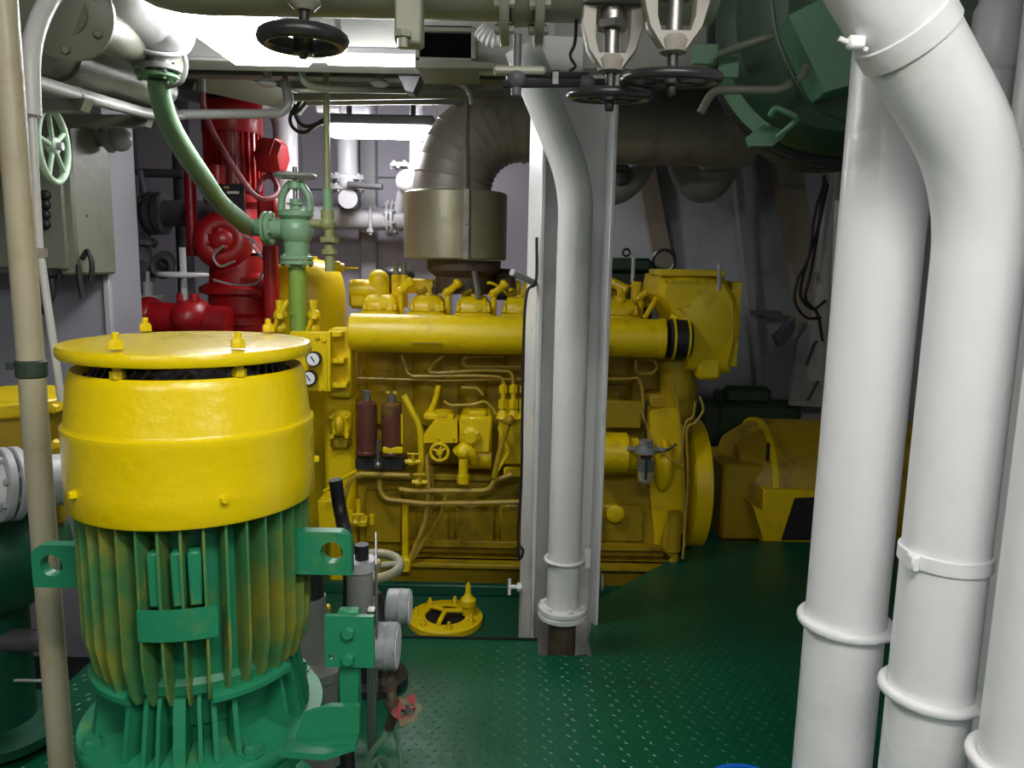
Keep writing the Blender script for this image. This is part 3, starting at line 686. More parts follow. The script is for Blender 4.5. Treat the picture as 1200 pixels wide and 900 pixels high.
# intake manifold
ym = 4.07; rm = S(22.5, ym)
mf = ep('air_manifold', MB().phc(411, 777, 393, ym, rm, 40, .008))
xm0 = pxx(411, ym, 393); zm = P(594, 393, ym).z
part(mf, 'end_ring', MB().cyl((pxx(771, ym, 393), ym, zm), (pxx(777.5, ym, 393), ym, zm), rm+.006, n=36), YENG)
for px in (446, 500, 553, 606, 660, 722):
    part(mf, 'inlet_branch', MB().box((pxx(px, ym), ym+.13, zm-.01), (.12, .2, .13), .02), YENG)
part(mf, 'weld_bead', MB().pbox(482, 401, 518, 403, ym-rm-.001, .01), YDRT)
hz_ = ep('rubber_sleeve', MB().lathe([(rm-.004, 0), (rm+.008, .01), (rm+.008, .10), (rm-.004, .115)], (pxx(777.5, ym), ym, zm), (1, 0, 0), 36), BLK, 'black rubber hose sleeve')
for d_ in (.02, .095): part(hz_, 'hose_clip', MB().cyl((pxx(777.5, ym)+d_-.006, ym, zm), (pxx(777.5, ym)+d_+.006, ym, zm), rm+.012, n=36), YENG)
# charge cooler at the coupling end
ck_ = MB(); Yc = 4.05
def loft(mb, secs, Y0, Y1):
    mb.ring([[V((x, y, z)) for (x, z) in s_] for s_, y in secs]); return mb
sec = [(804, 436), (858, 440), (866, 400), (866, 350), (852, 326), (800, 318), (775, 322), (770, 345), (790, 372), (804, 400)]
def ploop(pts, Y, shrink=0.):
    cx = sum(p[0] for p in pts)/len(pts); cy = sum(p[1] for p in pts)/len(pts)
    return [P(cx+(x-cx)*(1-shrink), cy+(y-cy)*(1-shrink), Y) for x, y in pts]
base = [P(x, y, Yc) for x, y in sec]
rr_ = []
for Y_, sh in ((Yc-.01, .16), (Yc+.015, .05), (Yc+.05, 0), (Yc+.5, 0)):
    cx = sum(p.x for p in base)/len(base); cz = sum(p.z for p in base)/len(base)
    rr_.append([V((cx+(p.x-cx)*(1-sh), Y_, cz+(p.z-cz)*(1-sh))) for p in base])
co = ep('charge_cooler', MB().ring(rr_))
part(co, 'dome', MB().sphere(P(826, 380, Yc+.03), .19, (1.0, 1.2, .3), ax=(0, 1, 0)), YENG)
part(co, 'lower_boss', MB().pbox(818, 418, 846, 446, Yc-.02, .2, .02), YENG)
part(co, 'top_plate', MB().pbox(772, 316, 850, 324, Yc-.015, .3, .006), YENG)
part(co, 'end_flange', MB().pbox(855, 330, 867, 430, Yc+.03, .46, .004), YENG)
part(co, 'lug', MB().sphere(P(836, 345, Yc+.03), .022).cyl(P(838, 347, Yc+.03), P(843, 312, Yc+.03), .009, n=8), YENG)
part(co, 'tie_rod', MB().cyl(P(842, 340, Yc-.01), P(843, 309, Yc-.01), .011, n=8), GREYL)
for x, y in ((793, 360), (800, 366), (806, 357)): bolt(co, P(x, y, Yc-.01), (0, -1, 0), .011, .015, YENG, 'flange_bolt')
for k in range(7): bolt(co, P(776+k*10, 328+k*.5, Yc-.012), (0, -1, 0), .008, .014, YENG, 'flange_bolt')
lb = ep('cooler_branch', MB().ptube([(790, 420, 4.2), (795, 450, 4.2), (790, 500, 4.25)], .10, .1, 20), YDRT)
for (px, py, w_, h_) in ((745, 350, 12, 40), (760, 345, 10, 30), (727, 352, 9, 30), (718, 356, 8, 24)):
    ep('valve_gear_post', MB().pvc(px, py-h_/2, py+h_/2, 4.5, S(w_/2, 4.5), n=12, ch=.004))
ep('valve_gear_cap', MB().sphere(P(727, 352, 4.42), .045, (1.2, .8, .8)))
ep('curved_strap', MB().tube(cat([P(745, 325, 4.6), P(755, 335, 4.58), P(758, 355, 4.56), P(757, 372, 4.54)]), .022, 8), BLKG)
ep('guide_rod', MB().pvc(742, 302, 330, 4.6, .012), GREYL)
ep('cross_link', MB().tube([P(715, 330, 4.55), P(735, 340, 4.5)], .03, 10))
ep('slanted_stay', MB().tube([P(772, 345, 4.2), P(755, 373, 4.15)], .014, 8))
# top rail, water outlet pipe, risers
rl = ep('exhaust_rail', MB().pbox(476, 328, 610, 345, 4.75, .12, .01))
for px in (525, 573): part(rl, 'rail_stud', MB().pvc(px, 318, 345, 4.72, .022), YENG)
ep('water_outlet', MB().pvc(444, 328, 356, 4.5, .06).sphere(P(444, 328, 4.5), .06).phc(412, 445, 340, 4.5, .06), YENG)
ep('thermostat_housing', MB().pbox(408, 328, 430, 362, 4.45, .2, .02), YENG)
for px in (464, 473):
    r_ = ep('relief_valve', MB().pvc(px, 322, 360, 4.55, .026, n=12), YENG); part(r_, 'valve_cap', MB().pvc(px, 307, 323, 4.55, .017, n=8), STEEL)
ep('steel_lever', MB().tube([P(556, 318, 4.4), P(561, 350, 4.38)], .018, 8), STEEL)
ep('air_filter_dome', MB().sphere(P(466, 322, 4.9), .11, (1, 1, .5)), BLKG)
ep('exhaust_collar', MB().lathe([(.22, pz(306, 4.6)), (.22, pz(318, 4.6)), (.17, pz(326, 4.6)), (.17, pz(345, 4.6))], (P(543, 315, 4.6).x, 4.65, 0), n=32), RUST)
ep('exhaust_bend', MB().pbox(576, 315, 604, 352, 4.7, .2, .03), RUST)
# front end: gear case, gauge panel
gc_ = ep('gear_case', MB().pbox(380, 462, 416, 690, 4.1, .30, .03), YENG)
ep('gear_case_foot', MB().pbox(372, 586, 398, 625, 3.95, .2, .01), YENG)
ep('gear_cover', MB().pbox(386, 481, 411, 512, 4.04, .05, .015), YENG)
for px, py in ((389, 488), (407, 488), (389, 511), (407, 511)): bolt(gc_, P(px, py, 4.04), (0, -1, 0), .014, .018, YENG)
ep('cover_hub', MB().sphere(P(398, 498, 4.03), .042, (1, .6, 1.4)), YENG)
ep('pump_neck', MB().pbox(386, 512, 410, 528, 4.06, .1, .02), YDRT)
ep('panel_housing', MB().pbox(384, 386, 411, 466, 4.02, .16, .01), YENG)
pn = ep('gauge_panel', MB().pbox(340, 389, 385, 459, 3.9, .05, .006), YENG)
for px, py in ((372, 395), (380, 398), (376, 456)): bolt(pn, P(px, py, 3.9), (0, -1, 0), .014, .012, YENG)
for py in (392, 423, 452): ep('panel_rib', MB().pbox(385, py-3, 400 + (py-392)*.1, py+3, 3.93, .1, .004), YENG)
ep('panel_edge', MB().pbox(383, 389, 387, 459, 3.88, .06, .003), YENG)
for px, py in ((369, 420), (364, 442)):
    c_ = P(px, py, 3.88); g_ = ep('dial_gauge', MB().lathe([(.038, 0), (.038, .035), (.034, .04), (.03, .036)], c_, (0, -1, 0), 28), BLK)
    part(g_, 'dial', MB().cyl(c_+V((0, -.034, 0)), c_+V((0, -.0405, 0)), .0315), DIAL)
    part(g_, 'needle', MB().tube([c_+V((.008, -.043, -.012)), c_+V((-.01, -.043, .016))], .003, 6), BLK)
# fuel filters
for i, px in enumerate((430, 459)):
    x = pxx(px, 4.0); z0, z1 = pz(532, 4.0), pz(474, 4.0); r_ = S(12.3, 4.0)
    f_ = ep('fuel_filter', MB().lathe([(r_*.8, z0-.02), (r_*1.1, z0-.012), (r_*1.1, z0), (r_, z0+.006), (r_, z1-.03), (r_*.97, z1-.01), (r_*.75, z1), (.02, z1+.004)], (x, 4.0, 0), n=28), BROWN, 'brown fuel filter bowl')
    part(f_, 'filter_cap', MB().lathe([(.022, z1), (.022, z1+.03), (.012, z1+.032), (.012, z1+.06)], (x, 4.0, 0), n=8), STEEL)
    part(f_, 'wing_nut', MB().box((x, 4.0, z1+.05), (.055, .012, .014), .003), YENG if i else STEEL)
ep('filter_base', MB().pbox(416, 537, 474, 552, 3.97, .14, .01), BLKG)
ep('filter_valve', MB().pvc(443, 515, 545, 3.93, .009).sphere(P(443, 545, 3.93), .022), STEEL)
ep('filter_stud', MB().pvc(471, 485, 520, 3.98, .006), YENG)
ep('filter_splash', MB().pbox(448, 524, 472, 532, 3.945, .02, .006), YENG)
# governor and injection pump
gv = ep('governor', MB().add(*(lambda q: (q + [c_+V((0, .16, 0)) for c_ in q], [(0, 1, 2, 3, 4), (9, 8, 7, 6, 5)] + [(i, (i+1) % 5, 5+(i+1) % 5, 5+i) for i in range(5)]))([P(x, y, 4.0) for x, y in ((494, 513), (508, 493), (536, 493), (536, 519), (494, 519))])))
part(gv, 'lid', MB().pbox(496, 485, 531, 493, 4.02, .13, .008), YENG); part(gv, 'filler_cap', MB().pvc(519, 481, 486, 4.06, .05), YENG)
for px, py in ((514, 515), (532, 515)): bolt(gv, P(px, py, 4.0), (0, -1, 0), .006, .008, YDRT)
gh = ep('pump_housing', MB().pbox(538, 488, 576, 532, 3.99, .24, .014))
part(gh, 'top_lug', MB().pbox(549, 482, 570, 489, 4.0, .1, .008), YENG)
part(gh, 'drum', MB().phc(540, 576, 533, 4.08, S(17, 4.05), 28), YENG)
hb = P(552, 511, 3.985); part(gh, 'round_boss', MB().lathe([(.05, 0), (.05, .02), (.03, .03), (.03, .045)], hb, (0, -1, 0), 20), YENG)
for k in range(3): part(gh, 'boss_arm', MB().tube([hb+V((0, -.02, 0)), hb+V((.05*math.cos(k*2.1+.5), -.02, .05*math.sin(k*2.1+.5)))], .011, 6), YENG)
part(gh, 'elbow', MB().ptube([(536, 530, 3.98), (543, 524, 3.96), (552, 530, 3.96), (556, 540, 4.0)], .03, .03), YENG)
part(gh, 'drain_leg', MB().pvc(543, 536, 566, 3.96, .026).pvc(543, 556, 566, 3.96, .034, n=8).sphere(P(543, 530, 3.96), .04), YENG)
wh = P(515, 530, 3.93)
handwheel(en, wh, (0, -1, 0), S(10.5, 3.93), .009, YENG, 3, .6, name='rack_handwheel')
ep('wheel_spindle', MB().cyl(wh, wh+V((0, .16, 0)), .012), YENG)
fp = ep('injection_pump', MB().pbox(584, 487, 640, 545, 4.05, .2, .01), YENG)
for px in (589.5, 601.5, 614, 626, 638):
    d_ = part(fp, 'delivery_valve', MB().pvc(px, 450, 488, 4.06, .014).pvc(px, 452, 460, 4.06, .024, n=6).pvc(px, 468, 478, 4.06, .028, n=6).pvc(px, 480, 490, 4.06, .04, .02), YENG)
ep('pump_lever', MB().tube([P(596, 495, 3.98), P(589, 517, 3.97), P(579, 560, 3.96)], .017, 8).sphere(P(597, 493, 3.98), .03), YDRT)
ep('lever_clip', MB().ptube([(585, 500, 3.98), (592, 520, 3.97), (597, 530, 3.97), (582, 552, 3.96)], .012), YENG)
ep('small_cover', MB().pbox(590, 548, 612, 560, 4.05, .05, .01), YENG)
# fuel lines
def line(pts, Y, r=.0085, mat=COPY, name='fuel_line'): return ep(name, MB().tube([P(x, y, Y if len(q) < 1 else q[0]) for x, y, *q in pts], r, 8, .035, 5), mat)
line([(470, 416), (478, 438), (484, 441), (560, 440), (590, 442), (590, 456)], 4.14)
line([(520, 416), (506, 428), (502, 436), (512, 437), (560, 434), (600, 435), (602, 456)], 4.13)
line([(612, 430), (545, 430), (541, 423), (548, 418), (590, 417)], 4.15)
line([(420, 443), (520, 446), (612, 444)], 4.16, .006)
line([(700, 444), (740, 444), (748, 442), (753, 455), (754, 478)], 4.14)
line([(745, 422), (745, 438), (765, 438), (771, 430), (766, 421), (750, 421)], 4.14)
line([(520, 470), (527, 475), (556, 474), (568, 469), (577, 478), (582, 487), (595, 489)], 4.05, .007)
line([(541, 454), (560, 455), (566, 463)], 4.1, .007)
line([(473, 463), (492, 500), (494, 532), (492, 556)], 4.0, .017, YENG, 'return_pipe')
line([(514, 452), (510, 470), (504, 482)], 4.1, .015, YENG, 'return_pipe')
line([(600, 556), (580, 562), (574, 573), (565, 575), (480, 575), (468, 573)], 3.98, .013, COPY, 'oil_pipe')
line([(610, 588), (560, 589), (500, 590), (452, 585), (445, 575), (445, 562)], 4.0, .013, COPY, 'oil_pipe')
line([(402, 592), (408, 565), (420, 555), (445, 556), (480, 557)], 3.98, .013, COPY, 'oil_pipe')
line([(380, 576), (398, 563), (410, 556), (418, 552)], 3.9, .010, YENG, 'oil_pipe')
line([(500, 532), (502, 575), (499, 610), (487, 640), (480, 658)], 4.02, .014, COPY, 'drain_hose')
line([(505, 545), (507, 580), (503, 605)], 4.06, .009, COPY, 'drain_hose')
line([(523, 580), (517, 602), (500, 630), (484, 655)], 4.08, .010, COPY, 'drain_hose')
line([(475, 592), (475, 660)], 4.05, .020, YENG, 'oil_riser')
ep('riser_foot', MB().pbox(468, 655, 481, 672, 4.0, .1, .01), YENG)
for i, (px, py) in enumerate(((484, 541), (492, 565), (420, 612))):
    k_ = ep('shutoff_cock', MB().cyl(P(px-9, py, 3.96), P(px+9, py, 3.96), .013, n=10).cyl(P(px-5, py, 3.96), P(px, py, 3.96), .02, n=6).sphere(P(px, py, 3.96), .018), YENG)
    part(k_, 'tap_handle', MB().tube([P(px, py, 3.95), P(px, py-9, 3.94)], .008, 8).tube([P(px-7, py-9, 3.94), P(px+7, py-9, 3.94)], .006, 8), YENG)
kk = ep('cock_manifold', MB().pbox(410, 607, 430, 618, 3.95, .06, .008).pvc(420, 585, 608, 3.97, .012).pvc(436, 603, 614, 3.95, .014, n=8).pvc(411, 598, 612, 3.95, .014, n=8), YENG)
ep('door_panel', MB().pbox(428, 576, 470, 636, 4.1, .05, .006), YDRT)
# starboard end: oil cooler, flywheel housing, bowl filter
oc = ep('oil_cooler', MB().phc(690, 738, 530, 4.02, S(24, 4.02), 32, .02))
part(oc, 'end_collar', MB().phc(735, 747, 532, 4.04, S(20, 4.02), 28), YENG)
ep('block_cover', MB().pbox(700, 470, 752, 502, 4.16, .05, .006), YDRT)
fh = ep('flywheel_housing', MB().add(*(lambda q: (q + [c_+V((0, .5, 0)) for c_ in q], [tuple(range(8)), tuple(range(15, 7, -1))] + [(i, (i+1) % 8, 8+(i+1) % 8, 8+i) for i in range(8)]))([P(x, y, 4.12) for x, y in ((762, 482), (792, 478), (800, 500), (802, 560), (800, 625), (784, 640), (768, 640), (760, 560))])))
part(fh, 'breather', MB().pbox(760, 462, 793, 480, 4.15, .2, .02), YDRT)
part(fh, 'rounded_cover', MB().sphere(P(777, 545, 4.12), .115, (1, .5, 1.3)), YENG)
xfw = P(811, 560, 4.3).x; zfw = P(815, 568, 4.45).z
fw_ = ep('flywheel', MB().lathe([(.06, -.04), (.36, -.045), (.385, -.03), (.385, .06), (.36, .07), (.06, .07)], (xfw+.02, 4.50, zfw), (1, 0, 0), 56), YENG)
part(fw_, 'coupling_hub', MB().cyl((xfw, 4.50, zfw), (xfw+.15, 4.50, zfw), .11), BLKG)
ep('round_plug', MB().lathe([(.045, 0), (.05, .01), (.05, .05), (.042, .056)], P(720, 599, 4.14), (0, -1, 0), 24), YENG)
YW = 3.9
wt = thing('bowl_separator', 'small clear bowl water separator with grey cap on the engine', 'separator', P(757, 560, 4.0))
part(wt, 'head', MB().pvc(757, 524, 530, 3.9, .06, n=20).pbox(735, 525, 780, 529, 3.89, .03, .004).pvc(757, 516, 525, 3.9, .035), GCASE)
part(wt, 'bowl', MB().lathe([(.015, pz(564, 3.9)), (.035, pz(561, 3.9)), (.043, pz(554, 3.9)), (.043, pz(534, 3.9))], (P(757, 545, 3.9).x, 3.9, 0), n=24), GLASS)
part(wt, 'element', MB().pvc(757, 535, 552, 3.9, .026), RUST)
part(wt, 'cage_bar', MB().pbox(756, 534, 759, 562, 3.85, .008), BLK)
for i, pts in enumerate((((788, 445), (795, 480), (799, 520), (801, 560), (802, 640)), ((820, 465), (824, 480), (815, 495), (805, 505), (806, 560), (800, 655)), ((815, 470), (812, 488), (803, 498), (798, 540)),
                       ((752, 480), (760, 505), (775, 530), (798, 545)), ((700, 533), (735, 526)), ((768, 530), (782, 527), (793, 520)), ((757, 518), (756, 490), (758, 470)))):
    ep('control_wire', MB().tube(cat([P(x, y, 4.02) for x, y in pts]), .007, 6), COPY if i < 4 else BLKG)
dr = ep('drain_elbow', MB().ptube([(786, 610, 4.05), (778, 640, 4.05), (792, 652, 4.05), (785, 664, 4.05)], .025, .03).pvc(790, 600, 645, 4.04, .04, n=10), YDRT)
# ================================================================== alternator and green machines behind
xa0, xa1 = P(846, 560, 4.75).x, P(1090, 560, 4.75).x; za_ = P(900, 572, 4.8).z
al = thing('alternator', 'big yellow drum shaped alternator beside the flywheel', 'alternator', ((xa0+xa1)/2, 5.0, ZW))
part(al, 'drum', MB().lathe([(.20, 0), (.33, .03), (.42, .18), (.43, .22), (.43, 1.3), (.36, 1.36)], (xa0+.05, 4.90, za_), (1, 0, 0), 32), YDRT, sharp=20)
part(al, 'bearing_housing', MB().pbox(846, 545, 895, 634, 4.55, .5, .02), YDRT)
part(al, 'terminal_cover', MB().pbox(893, 575, 975, 636, 4.43, .2, .008), YENG)
q = [P(x, y, 4.42) for x, y in ((932, 584), (955, 583), (958, 633), (916, 633))]
part(al, 'vent_opening', MB().add(q+[c_+V((0, .02, 0)) for c_ in q], [(0, 1, 2, 3), (7, 6, 5, 4)] + [(i, (i+1) % 4, 4+(i+1) % 4, 4+i) for i in range(4)]), BLK, 'dark louvred vent opening')
part(al, 'angle_fin', MB().add(*(lambda q: (q + [c_+V((0, .3, 0)) for c_ in q], [(0, 1, 2, 3), (7, 6, 5, 4)] + [(i, (i+1) % 4, 4+(i+1) % 4, 4+i) for i in range(4)]))([P(x, y, 4.4) for x, y in ((882, 592), (912, 610), (908, 634), (895, 634))])), YENG)
part(al, 'stator_band', MB().cyl((P(893, 540, 4.7).x, 4.90, za_), (P(900, 540, 4.7).x, 4.90, za_), .437, n=40), YENG)
part(al, 'base_frame', MB().box(((xa0+xa1)/2+.02, 4.9, (ZW+za_-.38)/2), (xa1-xa0-.1, .6, za_-.38-ZW), .01), YDRT)
part(al, 'eye_slot', MB().pbox(899, 520, 902, 540, 4.475, .02), BLK)
gm = thing('auxiliary_motor', 'dark green motor casing between the flywheel and the hull', 'motor', P(870, 560, 5.3))
part(gm, 'casing', MB().pbox(815, 470, 938, 600, 5.35, .15, .05), GDRM)
part(gm, 'end_bell', MB().pbox(838, 458, 845, 600, 5.34, .16, .02), GDRM)
part(gm, 'top_cover', MB().pbox(850, 454, 905, 474, 5.36, .12, .03), GDRM)
part(gm, 'stand', MB().pbox(830, 598, 925, 700, 5.36, .12), GDRM)
gx_ = thing('green_tank', 'dark green flat topped tank with lifting eye behind the engine', 'tank', P(735, 420, 5.2))
part(gx_, 'lid', MB().pbox(690, 302, 764, 318, 5.1, .5, .02), GDRM)
part(gx_, 'body', MB().pbox(695, 318, 758, 690, 5.15, .4, .02), GDRM)
part(gx_, 'lifting_eye', MB().torus(P(734, 296, 5.3), (0, 1, 0), .024, .008, 20, 8), BLKG)
part(gx_, 'side_outlet', MB().phc(762, 780, 322, 5.3, .06), GPAT)
part(gx_, 'ring_handle', MB().torus(P(778, 306, 5.2), (.5, 1, 0), .075, .012, 24, 8), BLKG)

# ================================================================== yellow domed tank and its green valve
dt = P(361, 350, 4.7); rd = S(44, 4.7); ztop = P(361, 305, 4.7).z
tk = thing('domed_tank', 'yellow dome topped tank standing behind the gauge panel', 'tank', (dt.x, 4.7, ZW))
part(tk, 'shell', MB().lathe([(rd*.9, ZW), (rd, ZW+.03), (rd, ztop-.30), (rd*.985, ztop-.2), (rd*.93, ztop-.12), (rd*.82, ztop-.05), (rd*.64, ztop-.01), (rd*.3, ztop+.006), (.01, ztop+.008)], (dt.x, 4.7, 0), n=48), YENG)
part(tk, 'top_nozzle', MB().pvc(356, 300, 312, 4.7, .08), YENG)
part(tk, 'side_cock', MB().cyl(P(392, 312, 4.3), P(403, 314, 4.3), .024, n=8).sphere(P(395, 312, 4.3), .03).cyl(P(403, 314, 4.3), P(420, 314, 4.3), .006, n=6), YENG)
gvx, gvY = P(347, 268, 4.05).x, 4.05
zv = P(347, 268, 4.05).z
gv_ = thing('globe_valve', 'pale green globe valve with grey cross handwheel above the tank', 'valve', (gvx, gvY, zv-.5))
part(gv_, 'body', MB().sphere((gvx, gvY, zv-.01), .088, (1, 1, 1.05)).cyl((gvx-.13, gvY, zv), (gvx, gvY, zv), .055).lathe([(.06, zv-.14), (.068, zv-.05)], (gvx, gvY, 0)).lathe([(.075, zv+.05), (.09, zv+.065), (.09, zv+.085), (.07, zv+.095)], (gvx, gvY, 0), n=24), GVAL)
flange(gv_, (gvx-.135, gvY, zv), (1, 0, 0), .085, .022, GVAL, 6, .010)
flange(gv_, (gvx, gvY, zv-.15), (0, 0, 1), .085, .022, GVAL, 6, .010)
for s_ in (-1, 1): part(gv_, 'yoke_arm', MB().tube([(gvx+s_*.075, gvY, zv+.09), (gvx+s_*.07, gvY, zv+.17), (gvx+s_*.03, gvY, zv+.225)], .02, 10, .04), GVAL)
part(gv_, 'yoke_crown', MB().cyl((gvx, gvY, zv+.20), (gvx, gvY, zv+.24), .04), GVAL)
part(gv_, 'gland', MB().cyl((gvx, gvY, zv+.08), (gvx, gvY, zv+.15), .03).cyl((gvx, gvY, zv+.12), (gvx, gvY, zv+.13), .045, n=6), GVAL)
part(gv_, 'stem', MB().cyl((gvx, gvY, zv+.08), (gvx, gvY, zv+.31), .012), STEEL)
handwheel(gv_, (gvx, gvY, zv+.265), (0, 0, 1), .10, .011, GREY, 5)
lp = thing('lower_green_pipe', 'green to yellow overpainted pipe below the pale green valve', 'pipe', (gvx, gvY, zv-.6))
OVER = paint('green_over_yellow', 0x7fa044, .38, .12, 10, .1, stain=0xb9a812, amt=.5, sscale=3)
part(lp, 'pipe', MB().cyl((gvx, gvY, P(348, 392, 4.05).z-.3), (gvx, gvY, zv-.185), .043), OVER)
flange(lp, (gvx, gvY, zv-.174), (0, 0, 1), .085, .02, GVAL, 6, .010)
part(lp, 'collar', MB().pvc(348, 366, 369, 4.05, .047), OVER)
for i, px in enumerate((328, 368)):
    ck = thing('gauge_cock', ['small yellow cock between the red pump and the overpainted pipe', 'small yellow cock between the overpainted pipe and the gauge panel ribs'][i], 'valve', P(px, 392, 4.1), 'cocks beside the overpainted pipe')
    part(ck, 'body', MB().pvc(px, 352, 400, 4.1, .02).sphere(P(px, 370, 4.08), .036).cyl(P(px, 370, 4.08), P(px, 370, 4.01), .018, n=6).sphere(P(px, 385, 4.08), .032), YENG)
    part(ck, 'lever', MB().tube([P(px-8, 388, 4.05), P(px, 368, 4.03), P(px+(9 if i == 0 else -3), 352, 4.05)], .013, 8), YENG)
# the S-shaped green pipe
ft = P(185, 92, 2.6)
gpth = [P(185, 92, 2.6), P(187, 108, 2.62), P(196, 140, 2.7), P(213, 172, 2.85), P(235, 205, 3.08), P(258, 238, 3.4), P(284, 260, 3.75)]
gp_ = thing('green_supply_pipe', 'pale green pipe curving down from the overhead elbow to the globe valve', 'pipe', gpth[-1])
end = V((gvx-.155, gvY, zv)); path = cat(gpth + [end+V((-.09, -.02, .005)), end], 7)
r0, r1 = .032, .045
part(gp_, 'pipe', MB().tube(path, r0, 20, rs=[r0+(r1-r0)*k/(len(path)-1) for k in range(len(path))]), GVAL)
flange(gp_, end+V((-.004, 0, 0)), (1, 0, 0), .085, .018, GVAL, 0)
flange(gp_, ft+V((0, 0, .006)), (0, 0, 1), .066, .014, GVAL, 6, .008)
# olive side valve with tall rod
ov = P(384, 262, 4.05)
oz = thing('angle_cock', 'small olive cock with long thin rod reaching to the deckhead', 'valve', ov-V((0, 0, .4)))
part(oz, 'body', MB().sphere(ov, .042).cyl(ov, ov-V((.10, 0, 0)), .022).pvc(384, 246, 262, 4.05, .035, n=10).pvc(386, 262, 318, 4.05, .025).pvc(386, 278, 284, 4.05, .05, n=8).pvc(386, 292, 298, 4.05, .04, n=8), GOLV)
part(oz, 'rod', MB().cyl((ov.x, 4.05, ov.z), (P(382, 70, 4.05).x, 4.05, P(382, 70, 4.05).z), .016), GOLV)
part(oz, 'bonnet', MB().pvc(384, 222, 248, 4.05, .026), GVAL)

# ================================================================== exhaust duct
Yd = 4.65; cxv = P(530, 220, Yd).x; rr = .232
zel = P(640, 143, Yd).z; Rb = .40; zj = P(540, 226, Yd).z; zjb = P(540, 304, Yd).z
du = thing('exhaust_duct', 'fat grey metal clad exhaust duct with lobster back elbow', 'duct', (cxv, Yd, zjb))
cvx = cxv + Rb
NG = 9
for k in range(NG):
    t0_, t1_ = PI/2*k/NG, PI/2*(k+1)/NG; rings = []
    for t_, r_ in ((t0_, rr+.004), (t0_+.02, rr+.002), ((t0_+t1_)/2, rr-.002), (t1_, rr-.004)):
        c_ = V((cvx-Rb*math.cos(t_), Yd, zel-Rb+Rb*math.sin(t_))); n_ = V((-math.cos(t_), 0, math.sin(t_)))
        rings.append([c_ + n_*(r_*math.cos(2*PI*j/40)) + V((0, 1, 0))*(r_*math.sin(2*PI*j/40)) for j in range(40)])
    part(du, 'elbow_gore', MB().ring(rings), CLAD)
part(du, 'vertical_sleeve', MB().cyl((cxv, Yd, zj-.02), (cxv, Yd, zel-Rb+.001), rr+.004, n=40), CLAD)
xr = P(880, 150, Yd).x
part(du, 'straight_run', MB().cyl((cvx-.002, Yd, zel), (xr, Yd, zel), rr-.002, n=40), CLAD)
for xx in (cvx+.02, cvx+.75): part(du, 'joint_band', MB().cyl((xx-.012, Yd, zel), (xx+.012, Yd, zel), rr+.005, n=40), CLAD)
rj = S(61, Yd)*.97
jk = part(du, 'jacket', MB().lathe([(rr, zj+.004), (rj-.01, zj), (rj, zj-.01), (rj, zjb+.006), (rj-.01, zjb), (.2, zjb)], (cxv+.02, Yd+.02, 0), n=48, cap=False), CLADL, 'dented tin jacket drum')
sx = P(546, 260, Yd-rj).x
part(jk, 'seam_strap', MB().box((sx, Yd+.02-rj-.001, (zj+zjb)/2), (.035, .012, zj-zjb), .003), CLAD)
for k in range(5): bolt(jk, (sx, Yd+.012-rj, zjb+.05+k*(zj-zjb-.1)/4), (0, -1, 0), .007, .008, STEEL, 'strap_screw')
pts = []; xs_ = sx-.01
for k in range(13):
    z = zj - .02 + (zel+.13-zj)*k/12
    rho = abs(math.hypot(xs_-cvx, z-(zel-Rb))-Rb) if z > zel-Rb else abs(xs_-cxv)
    if rho < rr: pts.append(V((xs_, Yd-math.sqrt(rr*rr-rho*rho)-.004, z)))
part(du, 'elbow_strap', MB().tube(pts, .015, 6), CLAD)

# ================================================================== red pump set
rx, ry = P(274, 200, 4.9).x, 4.9
def rzz(py): return P(274, py, ry).z
rp = thing('red_motor_pump', 'red vertical electric motor and pump set in the dark far corner', 'pump', (rx, ry, -.1))
rm_ = S(33, ry)
part(rp, 'fan_cowl', MB().lathe([(rm_*.7, rzz(118)), (rm_*.95, rzz(120)), (rm_, rzz(124)), (rm_, rzz(156)), (rm_*.97, rzz(158)), (.03, rzz(158))], (rx, ry, 0), n=40), RED)
bd = part(rp, 'motor_body', MB().cyl((rx, ry, rzz(232)), (rx, ry, rzz(157)), rm_*.80, n=32), RED)
for k in range(28):
    a_ = 2*PI*k/28; d = V((math.cos(a_), math.sin(a_), 0)); M = Matrix((d, V((-d.y, d.x, 0)), V((0, 0, 1)))).transposed()
    part(bd, 'cooling_fin', MB().box(V((rx, ry, (rzz(228)+rzz(158))/2))+d*rm_*.86, (rm_*.24, .012, rzz(158)-rzz(228)), 0, M), RED)
part(rp, 'lid_flange', MB().cyl((rx, ry, rzz(122)), (rx, ry, rzz(118)), rm_*1.02, n=40), BLKG)
tb = part(rp, 'terminal_box', MB().lathe([(.05, 0), (.10, .02), (.115, .05), (.115, .12), (.085, .16)], P(303, 182, ry-.16), (1, -.15, -.1), 6), RED)
part(tb, 'box_lid', MB().lathe([(.119, .11), (.119, .125)], P(303, 182, ry-.16), (1, -.15, -.1), 6), RED)
part(rp, 'stool', MB().lathe([(rm_*.5, rzz(300)), (rm_*1.05, rzz(296)), (rm_*.8, rzz(280)), (rm_*.72, rzz(245)), (rm_*1.02, rzz(238)), (rm_*1.02, rzz(230))], (rx, ry, 0), n=32), RED)
vol = P(262, 282, 4.65)
part(rp, 'volute', MB().torus(vol, (.2, -1, .1), .10, .075, 32, 14).sphere(vol+V((0, -.02, 0)), .09), RED)
bolts_ring(rp, vol+V((0, -.08, 0)), (.2, -1, .1), .06, .014, .02, 6, RED)
part(rp, 'casing', MB().lathe([(.16, rzz(378)), (.24, rzz(376)), (.24, rzz(368)), (.2, rzz(364)), (.2, rzz(345)), (.25, rzz(342)), (.25, rzz(336)), (.19, rzz(330)), (.18, rzz(300))], (P(290, 340, ry).x, ry-.1, 0), n=32), RED)
